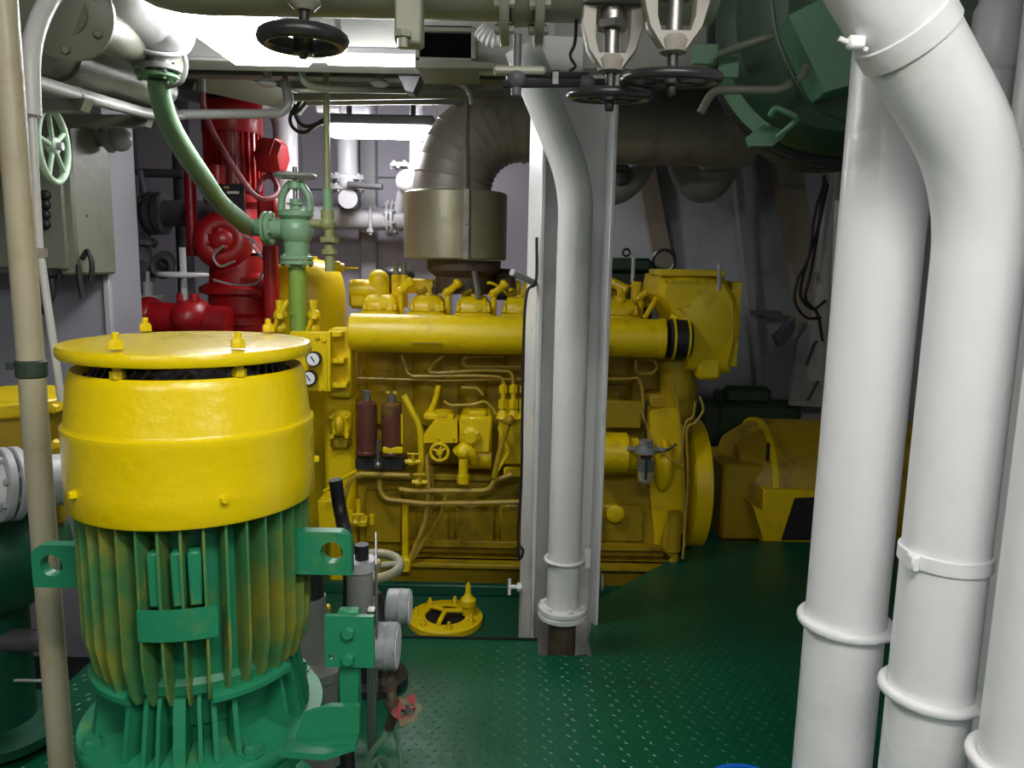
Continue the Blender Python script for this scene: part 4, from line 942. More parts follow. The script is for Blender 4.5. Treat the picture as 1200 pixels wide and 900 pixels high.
part(rp, 'front_cover', MB().pbox(270, 320, 312, 352, 4.62, .1, .03), RED)
part(rp, 'riser', MB().pvc(318, 288, 392, 4.39, .042), RED)
part(rp, 'side_riser', MB().pvc(224, 200, 300, 4.85, .035), RED)
part(rp, 'guard_plate', MB().pbox(252, 215, 286, 248, 4.62, .02, .004), BLKG)
part(rp, 'name_plate', MB().pbox(266, 224, 280, 227, 4.615, .006), DIAL)
part(rp, 'name_plate', MB().pbox(262, 218, 268, 221, 4.615, .006), paint('brass_tag', 0xb5a35a, .4, 0))
part(rp, 'grease_pot', MB().pvc(255, 194, 216, 4.6, .045), RED)
part(rp, 'base', MB().pbox(238, 376, 308, 420, 4.6, .6, .02), RED)
part(rp, 'bracket', MB().pbox(300, 230, 325, 262, 4.7, .1, .02), RED)
for pts in (((262, 288), (250, 300), (258, 312), (275, 306)), ((250, 328), (275, 334), (300, 332), (308, 318)), ((292, 282), (302, 296), (310, 305)), ((286, 276), (300, 285), (312, 300))):
    part(rp, 'sensing_wire', MB().tube(cat([P(x, y, 4.5) for x, y in pts]), .007, 6), GREY)
single('red_cable', 'red cable drooping from the deckhead to the red terminal box', 'cable', MB().tube(cat([P(237, 105, 4.4), P(240, 130, 4.4), P(255, 165, 4.4), P(280, 205, 4.4), P(300, 230, 4.42), P(318, 232, 4.5), P(326, 222, 4.6), P(318, 207, 4.7), P(308, 210, 4.75), P(302, 225, 4.7)]), .016, 8), paint('faded_red_cable', 0x8c4148, .45, .1))
single('cable_sleeve', 'short grey sleeve tube above the drooping red cable', 'conduit', MB().pvc(235, 78, 108, 4.4, .026), GREY)
# red floor valve and volutes left of the set
rv = thing('red_gate_valve', 'red floor valve with a wide grey handwheel on a tall spindle', 'valve', P(215, 385, 4.3))
part(rv, 'body', MB().sphere(P(226, 372, 4.35), .14, (1.2, .8, .8)).ptube([(180, 372, 4.35), (215, 374, 4.35), (268, 378, 4.35)], .09, .1, 20), RED)
for px in (213, 228): part(rv, 'pillar', MB().pvc(px, 344, 372, 4.3, .026), RED)
part(rv, 'spindle', MB().pvc(215, 290, 360, 4.3, .018), GREYL)
handwheel(rv, P(214, 322, 4.3), (0, 0, 1), S(26, 4.3), .014, GREYL, 4)
for i, (px, py, Y, r_) in enumerate(((175, 368, 4.4, .10), (138, 376, 4.3, .09))):
    v_ = thing('red_pump_casing', ['round red pump casing beside the red floor valve', 'small red pump casing next to the partition bulkhead'][i], 'pump', P(px, 392, Y))
    part(v_, 'volute', MB().sphere(P(px, py, Y), r_, (1.2, .9, 1)), RED)
    part(v_, 'outlet', MB().ptube([(px, py, Y), (px+8, py+4, Y), (px+16, py+6, Y)], r_*.7, .05, 16), RED)
    part(v_, 'foot', MB().pbox(px-12, py+10, px+12, py+60, Y, .15, .01), RED)
# grey pump and pipes in the dark far corner
gp2 = thing('grey_pipe_stack', 'dull grey flanged pipework standing in the dark far corner', 'pipework', P(158, 400, 5.2))
part(gp2, 'tee_body', MB().pvc(158, 228, 340, 5.2, .10, n=24), GREYD)
part(gp2, 'branch', MB().phc(158, 262, 250, 5.2, .085), GREYD)
zb_ = P(180, 250, 5.2)
flange(gp2, P(180, 250, 5.2), (1, 0, 0), .14, .04, GREYD, 8, .014); flange(gp2, P(190, 250, 5.2), (1, 0, 0), .14, .04, GREYD, 0)
flange(gp2, P(158, 284, 5.2), (0, 0, 1), .14, .035, GREYD, 8, .014)
flange(gp2, P(156, 236, 5.2), (0, 0, 1), .13, .03, GREYD, 8, .014)
part(gp2, 'elbow', MB().ptube([(152, 330, 5.2), (154, 316, 5.2), (168, 322, 5.1)], .09, .08, 18), GREYD)
part(gp2, 'bonnet', MB().pvc(158, 206, 232, 5.2, .05).tube([P(148, 205, 5.2), P(142, 236, 5.2)], .03).tube([P(162, 200, 5.2), P(170, 236, 5.2)], .03), GREYD)
single('grey_gate_valve', 'small pale flange cap low in the dark far corner', 'valve', MB().cyl((P(176, 352, 4.7).x, 4.7, -.449), (P(176, 352, 4.7).x, 4.7, P(176, 350, 4.7).z), .05).pvc(176, 346, 358, 4.7, .08).pvc(173, 330, 348, 4.7, .03).tube([P(173, 318, 4.7), P(173, 340, 4.7)], .012), GREYL)
single('corner_elbow', 'grey elbow pipe with open mouth beside the red valve spindle', 'pipe', MB().ptube([(186, 325, 4.9), (186, 310, 4.9), (196, 304, 4.85)], .06, .05, 16).torus(P(190, 312, 4.78), (0, 1, 0), .06, .02, 24, 8), GREYD)
single('thin_riser', 'thin pinkish riser pipe at the edge of the partition', 'pipe', MB().tube([P(140, 168, 3.95), P(143, 260, 3.95), P(148, 385, 3.95)], .016, 10), paint('pinkish_grey', 0x8a7d7c, .45, .1))
for i, (px, lab) in enumerate(((212, 'dim grey standpipe behind the curved green pipe'), (150, 'dim grey standpipe behind the flanged pipework'))):
    single('standpipe', lab, 'pipe', MB().cyl((P(px, 180, 5.6).x, 5.6, -.449), (P(px, 180, 5.6).x, 5.6, ZC), .06), GREYD)
single('corner_crossbar', 'dim grey horizontal bar across the dark far corner', 'bar', MB().cyl((-4.149, 5.5, P(180, 203, 5.5).z), (P(215, 203, 5.5).x, 5.5, P(180, 203, 5.5).z), .03), GREYD)
# ================================================================== pipes on the rear bulkhead
hp = thing('rear_main_pipe', 'pale grey flanged horizontal pipe below the hanging lamp', 'pipe', P(425, 256, 5.9))
for px in (380, 500): part(hp, 'wall_bracket', MB().box((P(px, 256, 5.9).x, 6.15, P(px, 256, 5.9).z), (.05, .5, .05)), GREYL)
part(hp, 'pipe', MB().phc(318, 520, 256, 5.9, S(13, 5.9)), GREYL)
for px in (456, 461): flange(hp, P(px, 256, 5.9), (1, 0, 0), .135, .022, GREYL, 8, .014)
for px in (434,): part(hp, 'hanger_bolt', MB().pvc(px, 238, 275, 5.8, .012).pvc(px, 268, 272, 5.8, .025, n=6), GREYL)
vp = thing('rear_drop_pipe', 'pale grey vertical pipe with butterfly valve below the hanging lamp', 'pipe', P(405, 262, 5.75))
part(vp, 'pipe', MB().cyl(P(407, 208, 5.75), (P(407, 208, 5.75).x, 5.75, ZC), S(12, 5.75)), GREYL)
flange(vp, P(406, 209, 5.75), (0, 0, 1), .13, .03, GREYL, 8, .014); flange(vp, P(406, 221, 5.75), (0, 0, 1), .13, .03, GREYL, 8, .014)
part(vp, 'valve_disc', MB().sphere(P(406, 215, 5.66), .06, (1, 1, .9)), GREYL)
part(vp, 'actuator', MB().cyl(P(408, 216, 5.6), P(448, 219, 5.55), .022).pbox(396, 224, 418, 246, 5.65, .1, .02), GREYD)
part(vp, 'valve_plate', MB().lathe([(.07, 0), (.07, .012)], P(408, 233, 5.645), (0, -1, 0), 20), GREYL)
ep2 = thing('lit_elbow_pipe', 'brightly lit white pipe beside the exhaust elbow ending in a bend', 'pipe', P(478, 230, 5.5))
part(ep2, 'pipe', MB().ptube([(489, 60, 5.4), (488, 205, 5.4), (474, 222, 5.5), (470, 245, 5.6)], S(8, 5.4), .08, 18), GREYL)
flange(ep2, P(472, 194, 5.5), (0, 0, 1), .09, .025, GREYL, 6, .012); part(ep2, 'bulb', MB().sphere(P(478, 213, 5.45), .085), GREYL)
bp_ = thing('big_bend_pipe', 'thick grey pipe bending down behind the red motor', 'pipe', P(332, 210, 5.3))
part(bp_, 'pipe', MB().ptube([(205, 100, 5.0), (270, 112, 5.1), (318, 118, 5.3), (334, 140, 5.3), (336, 250, 5.3)], S(13.5, 5.3), .18, 22, 8), GREYL)
single('square_duct', 'grey slanting ventilation duct below the deckhead over the red motor', 'duct', MB().tube([P(225, 83, 4.5), P(330, 108, 4.9), P(352, 116, 5.1)], .10, 4), GREYO)

# ================================================================== port side: partition cabinet and handwheel
cb_ = thing('switch_cabinet', 'olive grey switch cabinet with four black push buttons in a column', 'cabinet', P(62, 325, 3.35))
cr = P(86, 240, 3.35).x; cl = cr-.62; zt, zbm = P(62, 140, 3.35).z, P(62, 322, 3.35).z
part(cb_, 'case', MB().box(((cl+cr)/2, 3.52, (zt+zbm)/2), (cr-cl, .33, zt-zbm), .012), GREYO)
part(cb_, 'door', MB().box(((cl+cr)/2-.01, 3.345, (zt+zbm)/2), (cr-cl-.05, .02, zt-zbm-.05), .006), GREYO)
for py in (229, 240, 252, 263):
    c_ = P(54, py, 3.335); b_ = part(cb_, 'push_button', MB().lathe([(.022, 0), (.022, .012), (.016, .022), (.012, .024)], c_, (0, -1, 0), 20), BLK)
part(cb_, 'side_plate', MB().pbox(83, 225, 92, 293, 3.4, .2, .006), GREYL)
part(cb_, 'side_bolt', MB().cyl(P(92, 253, 3.45), P(102, 253, 3.45), .008, n=8), BLK)
part(cb_, 'gland_bar', MB().tube([P(48, 326, 3.33), P(70, 318, 3.36), P(95, 306, 3.5)], .014, 8), BLK)
for i, pts in enumerate((((52, 325), (56, 345), (50, 368)), ((60, 322), (62, 345), (54, 362)), ((92, 310), (93, 325), (97, 350)), ((96, 304), (103, 294), (108, 310), (106, 330)), ((70, 320), (68, 330)))):
    part(cb_, 'loose_cable', MB().tube(cat([P(x, y, 3.36) for x, y in pts]), .011, 6), BLK)
hwv = P(62, 171, 2.55)
vv_ = thing('wall_valve', 'pale green spoked handwheel valve in front of the switch cabinet', 'valve', hwv-V((.1, 0, .15)))
PALE = paint('mint_wheel_paint', 0xb3cfb4, .36, .12, 14, .06)
axh = V((.98, .16, .0)).normalized()
handwheel(vv_, hwv, axh, S(40, 2.55), .0115, PALE, 5, .5, .0, .028)
part(vv_, 'stem', MB().cyl(hwv-axh*.20, hwv+axh*.03, .013).cyl(hwv-axh*.18, hwv-axh*.06, .032, n=12), GREYL)
part(vv_, 'bonnet', MB().sphere(hwv-axh*.2, .06), GREYL)
part(vv_, 'branch', MB().cyl(hwv-axh*.2, hwv-axh*.2-V((0, 0, -.5)), .035), GREYL)

# ================================================================== near port pole
lx = P(38, 450, 1.62).x
po = thing('cream_pole', 'rust stained cream stanchion pole beside the finned motor', 'pole', (lx, 1.62, 0))
part(po, 'tube', MB().cyl((lx, 1.62, .002), (lx, 1.62, ZC), .0265, n=28), CREAM)
zt_ = P(38, 432, 1.6).z
tp_ = part(po, 'tape_wrap', MB().lathe([(.027, zt_-.022), (.031, zt_-.018), (.0305, zt_), (.032, zt_+.012), (.028, zt_+.016)], (lx, 1.62, 0), n=20), TAPE, 'dark green tape wrapped round the pole')
part(tp_, 'tape_flap', MB().box((lx-.033, 1.60, zt_+.004), (.016, .006, .014), .002), TAPE)
part(po, 'hinge_lug', MB().box((lx-.030, 1.60, P(5, 195, 1.62).z), (.016, .02, .035), .003), paint('ochre_band', 0x9a6f1e, .5, .2))
# thin white conduit that bends over at the top
cd = thing('white_conduit', 'thin white conduit beside the cream pole bending over at the top', 'conduit', P(60, 450, 1.72))
part(cd, 'tube', MB().tube([P(72, 470, 1.72), P(46, 290, 1.72), P(37, 130, 1.72)], .0085, 12), WHTC)
part(cd, 'bend', MB().ptube([(37, 135, 1.72), (34, 60, 1.72), (50, 10, 1.80), (80, -30, 1.9)], .020, .07, 16), WHTC)
for py, px in ((132, 36), (296, 47)): part(cd, 'clip', MB().lathe([(.014, -.01), (.014, .01)], P(px, py, 1.72), (0, 0, 1), 12), BRZ)

# yellow / green pump at the port edge
pg = thing('port_pump', 'green pump body with yellow flange ring behind the cream pole', 'pump', (P(0, 700, 2.3).x, 2.35, 0))
pgx = P(4, 600, 2.35).x
part(pg, 'casing', MB().sphere((pgx-.06, 2.35, P(0, 655, 2.3).z), .24, (1, 1, .85)).lathe([(.12, .02), (.2, .03), (.2, .06), (.1, .08), (.1, .5)], (pgx-.06, 2.35, 0)), GLOW)
part(pg, 'motor_frame', MB().pvc(8, 478, 560, 2.35, .16, n=32), YDRT)
fy = part(pg, 'yellow_flange', MB().pvc(10, 462, 478, 2.35, .19, n=40, ch=.006), YENG)
part(pg, 'spacer', MB().pvc(62, 500, 610, 2.4, .03), YDRT)
for px, py in ((66, 478), (67, 520), (67, 548)): bolt(pg, P(px, py, 2.3), (0, -1, 0), .016, .02, YENG)
wp = thing('white_branch_pipe', 'white flanged pipe end behind the cream pole below the yellow flange', 'pipe', P(0, 615, 2.1))
cw = P(2, 568, 2.08); axw = V((.62, .75, -.1)).normalized()
part(wp, 'pipe', MB().cyl(cw-axw*.5, cw, .075, n=28), WHT)
flange(wp, cw, axw, .105, .022, GREYL, 8, .010); flange(wp, cw+axw*.03, axw, .105, .022, GREYL, 0)
part(wp, 'branch', MB().cyl(cw+axw*.04, cw+axw*.2, .075), GREYL)
single('bilge_pipe', 'grey pipe low down crossing the dark pit behind the cream pole', 'pipe', MB().phc(-30, 52, 750, 2.3, .035), GREYD)
single('pit_rail', 'thin grey rail crossing the dark pit below the bilge pipe', 'rail', MB().phc(-30, 50, 797, 2.3, .005), GREYL)

# ================================================================== big overhead pipes and valves near the viewer
Yp = 1.95; zp = P(350, -53, Yp).z; rp_ = .135
xl, xr_ = P(165, 0, Yp).x, P(835, 0, Yp).x
OLV = paint('overhead_olive_grey', 0x9b9c8c, .4, .12, 7, .08, stain=0x5d604c, amt=.25, sscale=3)
op = thing('overhead_main', 'fat olive grey overhead pipe with paired flanges', 'pipe', ((xl+xr_)/2, Yp, zp-rp_))
part(op, 'pipe', MB().tube([(xl-.02, Yp+.02, zp+.5), (xl-.02, Yp, zp), (xr_, Yp, zp)], rp_, 32, .16, 8), OLV)
for px in (592, 632):
    xx = P(px, 0, Yp).x; flange(op, (xx, Yp, zp), (1, 0, 0), rp_+.055, .022, OLV, 10, .012)
for px in (612,): part(op, 'spacer_ring', MB().cyl((P(px-12, 0, Yp).x, Yp, zp), (P(px+12, 0, Yp).x, Yp, zp), rp_+.012, n=36), OLV)
part(op, 'pipe_saddle', MB().pbox(462, -40, 494, 50, 1.80, .06, .005), OLV)
part(op, 'saddle_bolt', MB().pvc(472, 35, 56, 1.79, .012, n=8).pvc(472, 36, 44, 1.79, .02, n=6), OLV)
# black handwheel valve
hv = P(355, 46, 1.72)
v1 = thing('overhead_valve', 'black handwheel valve under the fat overhead pipe beside the ceiling lamp', 'valve', hv)
handwheel(v1, hv, (0, 0, 1), S(42, 1.72), .0165, BLKG, 4, .3, .012, .022)
part(v1, 'stem', MB().cyl(hv-V((0, 0, .03)), hv+V((.003, .02, .14)), .011), BLKG)
part(v1, 'neck', MB().tube([hv+V((0, .01, .13)), hv+V((0, .03, .20)), (hv.x, 1.93, zp-.06)], .045, 16, .06), OLV)
part(v1, 'bonnet', MB().lathe([(.02, .06), (.035, .075), (.03, .10), (.055, .12), (.06, .16)], hv+V((.002, .01, 0)), n=20), OLV)
bolt(v1, hv-V((0, 0, .028)), (0, 0, -1), .010, .012, BLKG, 'stem_nut')
# the two yoke valves
def yoke_valve(label, pxc, ytop, ybot, Y, wpx, wheel, wr):
    cx = P(pxc, (ytop+ybot)/2, Y); zt, zb = P(pxc, ytop, Y).z, P(pxc, ybot, Y).z; hw_ = S(wpx/2, Y)
    y_ = thing('yoke_valve', label, 'valve', V((cx.x, Y, zb)), 'bronze yoke valves under the deckhead')
    out = [(-1, 1), (-1.02, .72), (-.78, .30), (-.34, 0), (.34, 0), (.78, .30), (1.02, .72), (1, 1)]
    inn = [(-.52, .96), (-.54, .80), (-.52, .45), (-.40, .27), (.40, .27), (.52, .45), (.54, .80), (.52, .96)]
    h_ = zt-zb
    def lp_(pl, k_, dy): return [V((cx.x+x*hw_*k_, Y+dy, zb+h_*(.55+(z-.55)*k_))) for x, z in pl]
    rg = [lp_(out, .95, -.02), lp_(out, 1, -.012), lp_(out, 1, .012), lp_(out, .95, .02), lp_(inn, 1.06, .02), lp_(inn, 1, .012), lp_(inn, 1, -.012), lp_(inn, 1.06, -.02)]
    part(y_, 'yoke', MB().ring(rg, closed=True), BRZ)
    part(y_, 'yoke_crown', MB().lathe([(.018, -.004), (.027, .0), (.032, .02), (.026, .03)], (cx.x, Y, zb), n=20), BRZ)
    part(y_, 'bonnet_flange', MB().cyl((cx.x, Y, zt), (cx.x, Y, zt+.03), hw_*1.05, n=28), BRZ)
    part(y_, 'gland', MB().cyl((cx.x, Y, zt), (cx.x, Y, zt-.03), .026).cyl((cx.x, Y, zt-.03), (cx.x, Y, zt-.045), .034, n=6).cyl((cx.x, Y, zt-.04), (cx.x, Y, zb+.02), .016), STEEL)
    part(y_, 'valve_neck', MB().cyl((cx.x, Y, zt+.028), (cx.x, Y, max(zp, zt+.2)), hw_*.8), OLV)
    wc = P(*wheel)
    part(y_, 'stem', MB().cyl((cx.x, Y, zb), (cx.x, Y, wc.z-.015), .011), BLKG)
    wc.x, wc.y = cx.x, Y
    handwheel(y_, wc, (0, -.10, 1), wr, .0105, BLKG, 4, .5, 0, .022)
    bolt(y_, wc-V((0, 0, .012)), (0, 0, -1), .010, .02, BLKG, 'stem_nut')
yoke_valve('pale yoke valve with black handwheel directly in front of the column top', 717, 8, 84, 1.70, 68, (715, 112, 1.70), S(43, 1.7))
yoke_valve('pale yoke valve with wider black handwheel next to the green drum', 791, -30, 62, 1.60, 76, (788, 92, 1.60), S(51, 1.6))
# link rods across below the flanges
lk = thing('remote_rod', 'dark link rod with clamps running across to the column top', 'rod', P(660, 96, 1.85))
part(lk, 'rod', MB().tube([P(590, 98, 1.85), P(720, 97, 1.85)], .010, 8).tube([P(606, 88, 1.85), P(690, 88, 1.85)], .007, 8), BLKG)
part(lk, 'hanger', MB().pvc(606, 40, 92, 1.87, .010), GREYD)
part(lk, 'clamp', MB().pbox(646, 82, 656, 100, 1.84, .02, .003), BLKG)
part(lk, 'end_knuckle', MB().sphere(P(605, 92, 1.85), .024).pvc(605, 80, 112, 1.85, .012), GREYD)
part(lk, 'far_knuckle', MB().sphere(P(688, 98, 1.85), .02), GREYD)
part(lk, 'cross_lever', MB().pbox(578, 76, 640, 86, 1.83, .03, .006), OLV)
single('loose_wire', 'thin dark wire hanging before the column top', 'wire', MB().tube(cat([P(676, 5, 1.98), P(674, 48, 1.9), P(668, 65, 1.9), P(674, 78, 1.9), P(668, 84, 1.9), P(672, 96, 1.9)]), .004, 6), BLK)
# grey elbow with lamp glare painted white, and stub above the green pipe
le = thing('overhead_elbow', 'fat grey pipe elbow painted white for the glare of the ceiling lamp', 'pipe', P(185, 90, 2.55))
part(le, 'elbow', MB().tube([P(120, -60, 2.2), P(130, 0, 2.4), P(190, 22, 2.6), P(192, -80, 2.62)], .10, 28, .16, 10), WHTC)
ek = P(188, 36, 2.6)
part(le, 'elbow_cap', MB().sphere(ek, .105, (1, 1, .85)), WHTC)
part(le, 'cap_rim', MB().torus(ek-V((.02, .0, .03)), (.3, -.5, .8), .10, .008, 32, 8), GREYL)
part(le, 'stub', MB().cyl((ft.x, 2.6, ft.z+.018), (ft.x, 2.6, ek.z), .036), GREY)
flange(le, ft+V((0, 0, .028)), (0, 0, 1), .075, .018, GREY, 6, .009)
part(le, 'drain_tube', MB().tube(cat([P(215, 62, 2.6), P(218, 78, 2.6), P(212, 96, 2.6), P(195, 102, 2.6)]), .008, 8), GREY)
# port side overhead pipe bank
pbk = [
 ('grey overhead pipe with a round blank flange beside the white conduit', [(92, 22, 2.05), (140, 46, 2.45), (200, 78, 3.05)], .058, GREYO),
 ('wide grey overhead pipe with a sleeve joint below the blank flange', [(40, 55, 2.35), (110, 80, 2.8), (188, 105, 3.4)], .072, GREYO),
 ('slender grey overhead pipe below the sleeved one', [(40, 82, 2.6), (110, 104, 3.0), (195, 130, 3.7)], .05, GREYO),
 ('thin pale grey conduit slanting below the clustered overhead pipes', [(38, 96, 2.1), (95, 112, 2.5), (175, 134, 3.3), (212, 135, 3.55)], .021, GREY)]
for lab, pts, r_, mt in pbk:
    t_ = thing('overhead_pipe', lab, 'pipe', P(*pts[1])); part(t_, 'pipe', MB().ptube(pts, r_, .2, 24), mt)
    if r_ == .058:
        d_ = (P(*pts[1])-P(*pts[0])).normalized(); bc = P(76, 14, 2.0)
        bf = part(t_, 'blank_flange', MB().lathe([(.105, -.014), (.113, -.01), (.113, .01), (.105, .014)], bc, d_, 40), mt)
        bolts_ring(bf, bc-d_*.014, -d_, .088, .011, .012, 6, mt, .5)
        part(t_, 'neck', MB().cyl(bc, P(*pts[0]), .058), mt)
    elif r_ > .07: part(t_, 'sleeve', MB().cyl(P(62, 63, 2.48), P(110, 80, 2.8), r_+.010, n=28), mt)
    elif r_ < .03:
        for q in ((89, 111, 2.45), (172, 134, 3.37)): part(t_, 'joint', MB().sphere(P(*q), r_*1.25), mt)
for i, (x0_, x1_, py, Y, h_, lab) in enumerate(((30, 100, 122, 2.4, .07, 'short grey angle bar under the clustered overhead pipes'), (60, 176, 141, 3.3, .075, 'long grey angle bar above the switch cabinet'))):
    q = [P(x0_, py-7, Y), P(x1_, py-7, Y), P(x1_-6, py+7, Y), P(x0_, py+7, Y)]
    single('angle_bar', lab, 'bar', MB().add(q+[c_+V((0, .05, 0)) for c_ in q], [(0, 1, 2, 3), (7, 6, 5, 4)] + [(k, (k+1) % 4, 4+(k+1) % 4, 4+k) for k in range(4)]), GREYO)
ju = thing('pipe_fitting', 'grey valve fitting cluster at the top edge of the partition', 'fitting', P(130, 172, 3.6))
part(ju, 'body', MB().ptube([(112, 140, 3.6), (116, 158, 3.6), (130, 164, 3.6), (140, 162, 3.6)], .045, .06, 14), GREY)
part(ju, 'union', MB().sphere(P(140, 163, 3.6), .055).cyl(P(126, 163, 3.6), P(134, 163, 3.6), .06, n=8), GREY)
part(ju, 'upper_union', MB().sphere(P(125, 148, 3.6), .05), GREYD)

# thin conduits under the deckhead
def conduit(label, pts, r_, mt=GREYO, name='conduit'):
    return single(name, label, 'conduit', MB().tube([P(*q) for q in pts], r_, 10, .12, 6), mt)
conduit('grey conduit crossing in front of the red motor with an upturned end', [(212, 134, 3.6), (330, 133, 3.9), (340, 122, 3.9), (333, 95, 3.95)], .022, GREY)
conduit('upper thin grey conduit bent down from the girder', [(353, 70, 3.6), (353, 95, 3.6), (372, 104, 3.7), (480, 106, 4.0)], .016)
conduit('long grey conduit over the hanging lamp', [(345, 114, 4.4), (455, 112, 4.4), (590, 110, 4.4)], .022)
conduit('second long grey conduit just over the hanging lamp', [(360, 120, 4.5), (455, 119, 4.5), (585, 119, 4.5)], .018, GREY)
conduit('pale bent conduit beside the exhaust elbow top', [(520, 94, 4.3), (540, 98, 4.3), (551, 108, 4.3), (553, 122, 4.3)], .012, GREYL)
conduit('short thin conduit dropping beside the bent down one', [(333, 85, 4.0), (336, 100, 4.0), (341, 115, 4.2)], .014)
for i, (px, lab) in enumerate(((445, 'small pendant nozzle under the girder over the hanging lamp'), (313, 'small pendant nozzle under the girder beside the bright ceiling lamp'))):
    nz = thing('nozzle', lab, 'nozzle', P(px, 102, 3.8)); part(nz, 'drop', MB().pvc(px, 70, 97, 3.8, .018), GREY); part(nz, 'head', MB().lathe([(.03, 0), (.045, .012), (.03, .03)], P(px, 101, 3.8), n=16), GREYL)
tc_ = thing('cable_bundle', 'loop of black cables over the end of the hanging lamp', 'cables', P(360, 150, 4.9))
for pts in (((346, 122), (340, 140), (346, 152), (358, 155), (372, 146), (385, 142)), ((352, 118), (346, 132), (352, 145), (364, 148), (380, 140)), ((362, 116), (352, 128), (344, 135))):
    part(tc_, 'cable', MB().tube(cat([P(x, y, 4.9) for x, y in pts]), .012, 6), BLK)
jb = thing('junction_box', 'small pale junction box above the hanging lamp', 'box', P(410, 134, 5.2))
part(jb, 'hanger', MB().box((P(415, 120, 5.26).x, 5.26, (P(415, 120, 5.26).z+ZC)/2), (.03, .02, ZC-P(415, 120, 5.26).z)), GREYL)
part(jb, 'body', MB().pbox(398, 120, 432, 134, 5.2, .12, .01), GREYL); part(jb, 'gland', MB().phc(372, 398, 126, 5.22, .035), GREYL)
# ventilation box; its unlit inside is put in as a solid black block
vb_ = thing('vent_box', 'square ventilation trunk with mouth blacked in for shade beside the girder', 'vent', P(520, 75, 3.15))
part(vb_, 'frame', MB().pbox(486, 36, 492, 72, 3.1, .3, .003).pbox(552, 36, 558, 72, 3.1, .3, .003).pbox(486, 31, 558, 37, 3.1, .3, .003).pbox(486, 67, 558, 76, 3.1, .3, .003), GREYO)
part(vb_, 'opening', MB().pbox(491, 30, 553, 68, 3.12, .2), paint('unlit_mouth_black', 0x050506, .9, 0, spec=.05), 'black block for the unlit depth of the mouth')
part(vb_, 'sill', MB().pbox(486, 71, 580, 80, 3.09, .05, .003), GREYO)
fd = thing('flexible_duct', 'white ribbed flexible hose behind the paired flanges', 'hose', P(577, 50, 3.0))
cpts = cat([P(562, 34, 3.0), P(570, 42, 3.0), P(582, 46, 3.0), P(594, 42, 3.0)], 5)
part(fd, 'hose', MB().tube(cpts, .03, 14, rs=[.034 if k % 2 else .028 for k in range(len(cpts))]), WHTC)
single('beam_clamp', 'dark wedge shaped beam clamp below the girder', 'clamp', MB().add(*(lambda q: (q + [c_+V((0, .12, 0)) for c_ in q], [(0, 1, 2, 3), (7, 6, 5, 4)] + [(k, (k+1) % 4, 4+(k+1) % 4, 4+k) for k in range(4)]))([P(x, y, 3.45) for x, y in ((463, 80), (496, 80), (484, 108), (475, 106))])), GREYD)
single('mast_plate', 'pale grey gusset plate on the column top behind the link rod', 'plate', MB().pbox(637, 42, 684, 84, 3.05, .03, .004), WHTC)

# ================================================================== green drum under the deckhead
dcx = P(1003, 18, 2.55); Rd = S(158, 2.55)
gdm = thing('green_drum', 'large dark green ribbed drum hung under the deckhead behind the white pipes', 'drum', dcx-V((0, -.4, Rd)))
axd = V((.30, 1, .06)).normalized()
part(gdm, 'shell', MB().lathe([(Rd*.55, -.16), (Rd*.80, -.13), (Rd*.93, -.05), (Rd*.95, 0), (Rd*.95, .9), (Rd*.6, .95)], dcx, axd, 64), GDRM)
part(gdm, 'black_band', MB().lathe([(Rd*.955, .03), (Rd*1.0, .035), (Rd*1.0, .10), (Rd*.955, .105)], dcx, axd, 64, cap=False), BLK)
part(gdm, 'rim_ring', MB().torus(dcx+axd*.14, axd, Rd*.985, .020, 64, 8), BLKG)
part(gdm, 'end_ring', MB().torus(dcx-axd*.10, axd, Rd*.80, .012, 56, 8), GDRM)
part(gdm, 'end_cover', MB().lathe([(.02, -.20), (Rd*.35, -.19), (Rd*.5, -.15)], dcx, axd, 48), GDRM)
def seg(a0, a1, r0_, r1_, d0, d1, mat, nm):
    u, v, a = frame(axd); rs = []
    for k in range(9):
        t_ = a0+(a1-a0)*k/8; e_ = u*math.cos(t_)+v*math.sin(t_)
        rs.append([dcx+e_*r+a*d for r, d in ((r0_, d0), (r1_, d0), (r1_, d1), (r0_, d1))])
    return part(gdm, nm, MB().ring(rs), mat)
def ang(px, py):
    u, v, a = frame(axd); d_ = P(px, py, 2.5)-dcx; return math.atan2(d_.dot(v), d_.dot(u))
a0_, a1_ = ang(843, 75), ang(898, 152)
if a1_-a0_ > PI: a1_ -= 2*PI
if a0_-a1_ > PI: a0_ -= 2*PI
seg(a0_, a1_, Rd*.88, Rd*1.0, -.07, -.04, GPAT, 'lug_ring')
for (px, py, wx, wz) in ((826, 64, 28, 22), (854, 80, 22, 22)):
    c_ = P(px, py, 2.42); part(gdm, 'tab', MB().box(c_, (S(wx, 2.42), .02, S(wz, 2.42)), .003), GPAT)
q = [P(x, y, 2.40) for x, y in ((877, 160), (894, 146), (912, 150), (920, 160), (905, 171), (880, 171))]
part(gdm, 'tab', MB().add(q+[c_+V((0, .03, 0)) for c_ in q], [tuple(range(6)), tuple(range(11, 5, -1))] + [(k, (k+1) % 6, 6+(k+1) % 6, 6+k) for k in range(6)]), GPAT)
q = [P(x, y, 2.30) for x, y in ((924, 18), (1000, -20), (1030, 90), (967, 108))]
part(gdm, 'junction_box', MB().add(q+[c_+V((.02, .16, 0)) for c_ in q], [(0, 1, 2, 3), (7, 6, 5, 4)] + [(k, (k+1) % 4, 4+(k+1) % 4, 4+k) for k in range(4)]), GPAT)
part(gdm, 'hand_rail', MB().ptube([(821, 132, 2.3), (834, 108, 2.28), (852, 105, 2.26), (915, 106, 2.26), (940, 90, 2.27), (945, 78, 2.3)], .012, .03), GREYO)
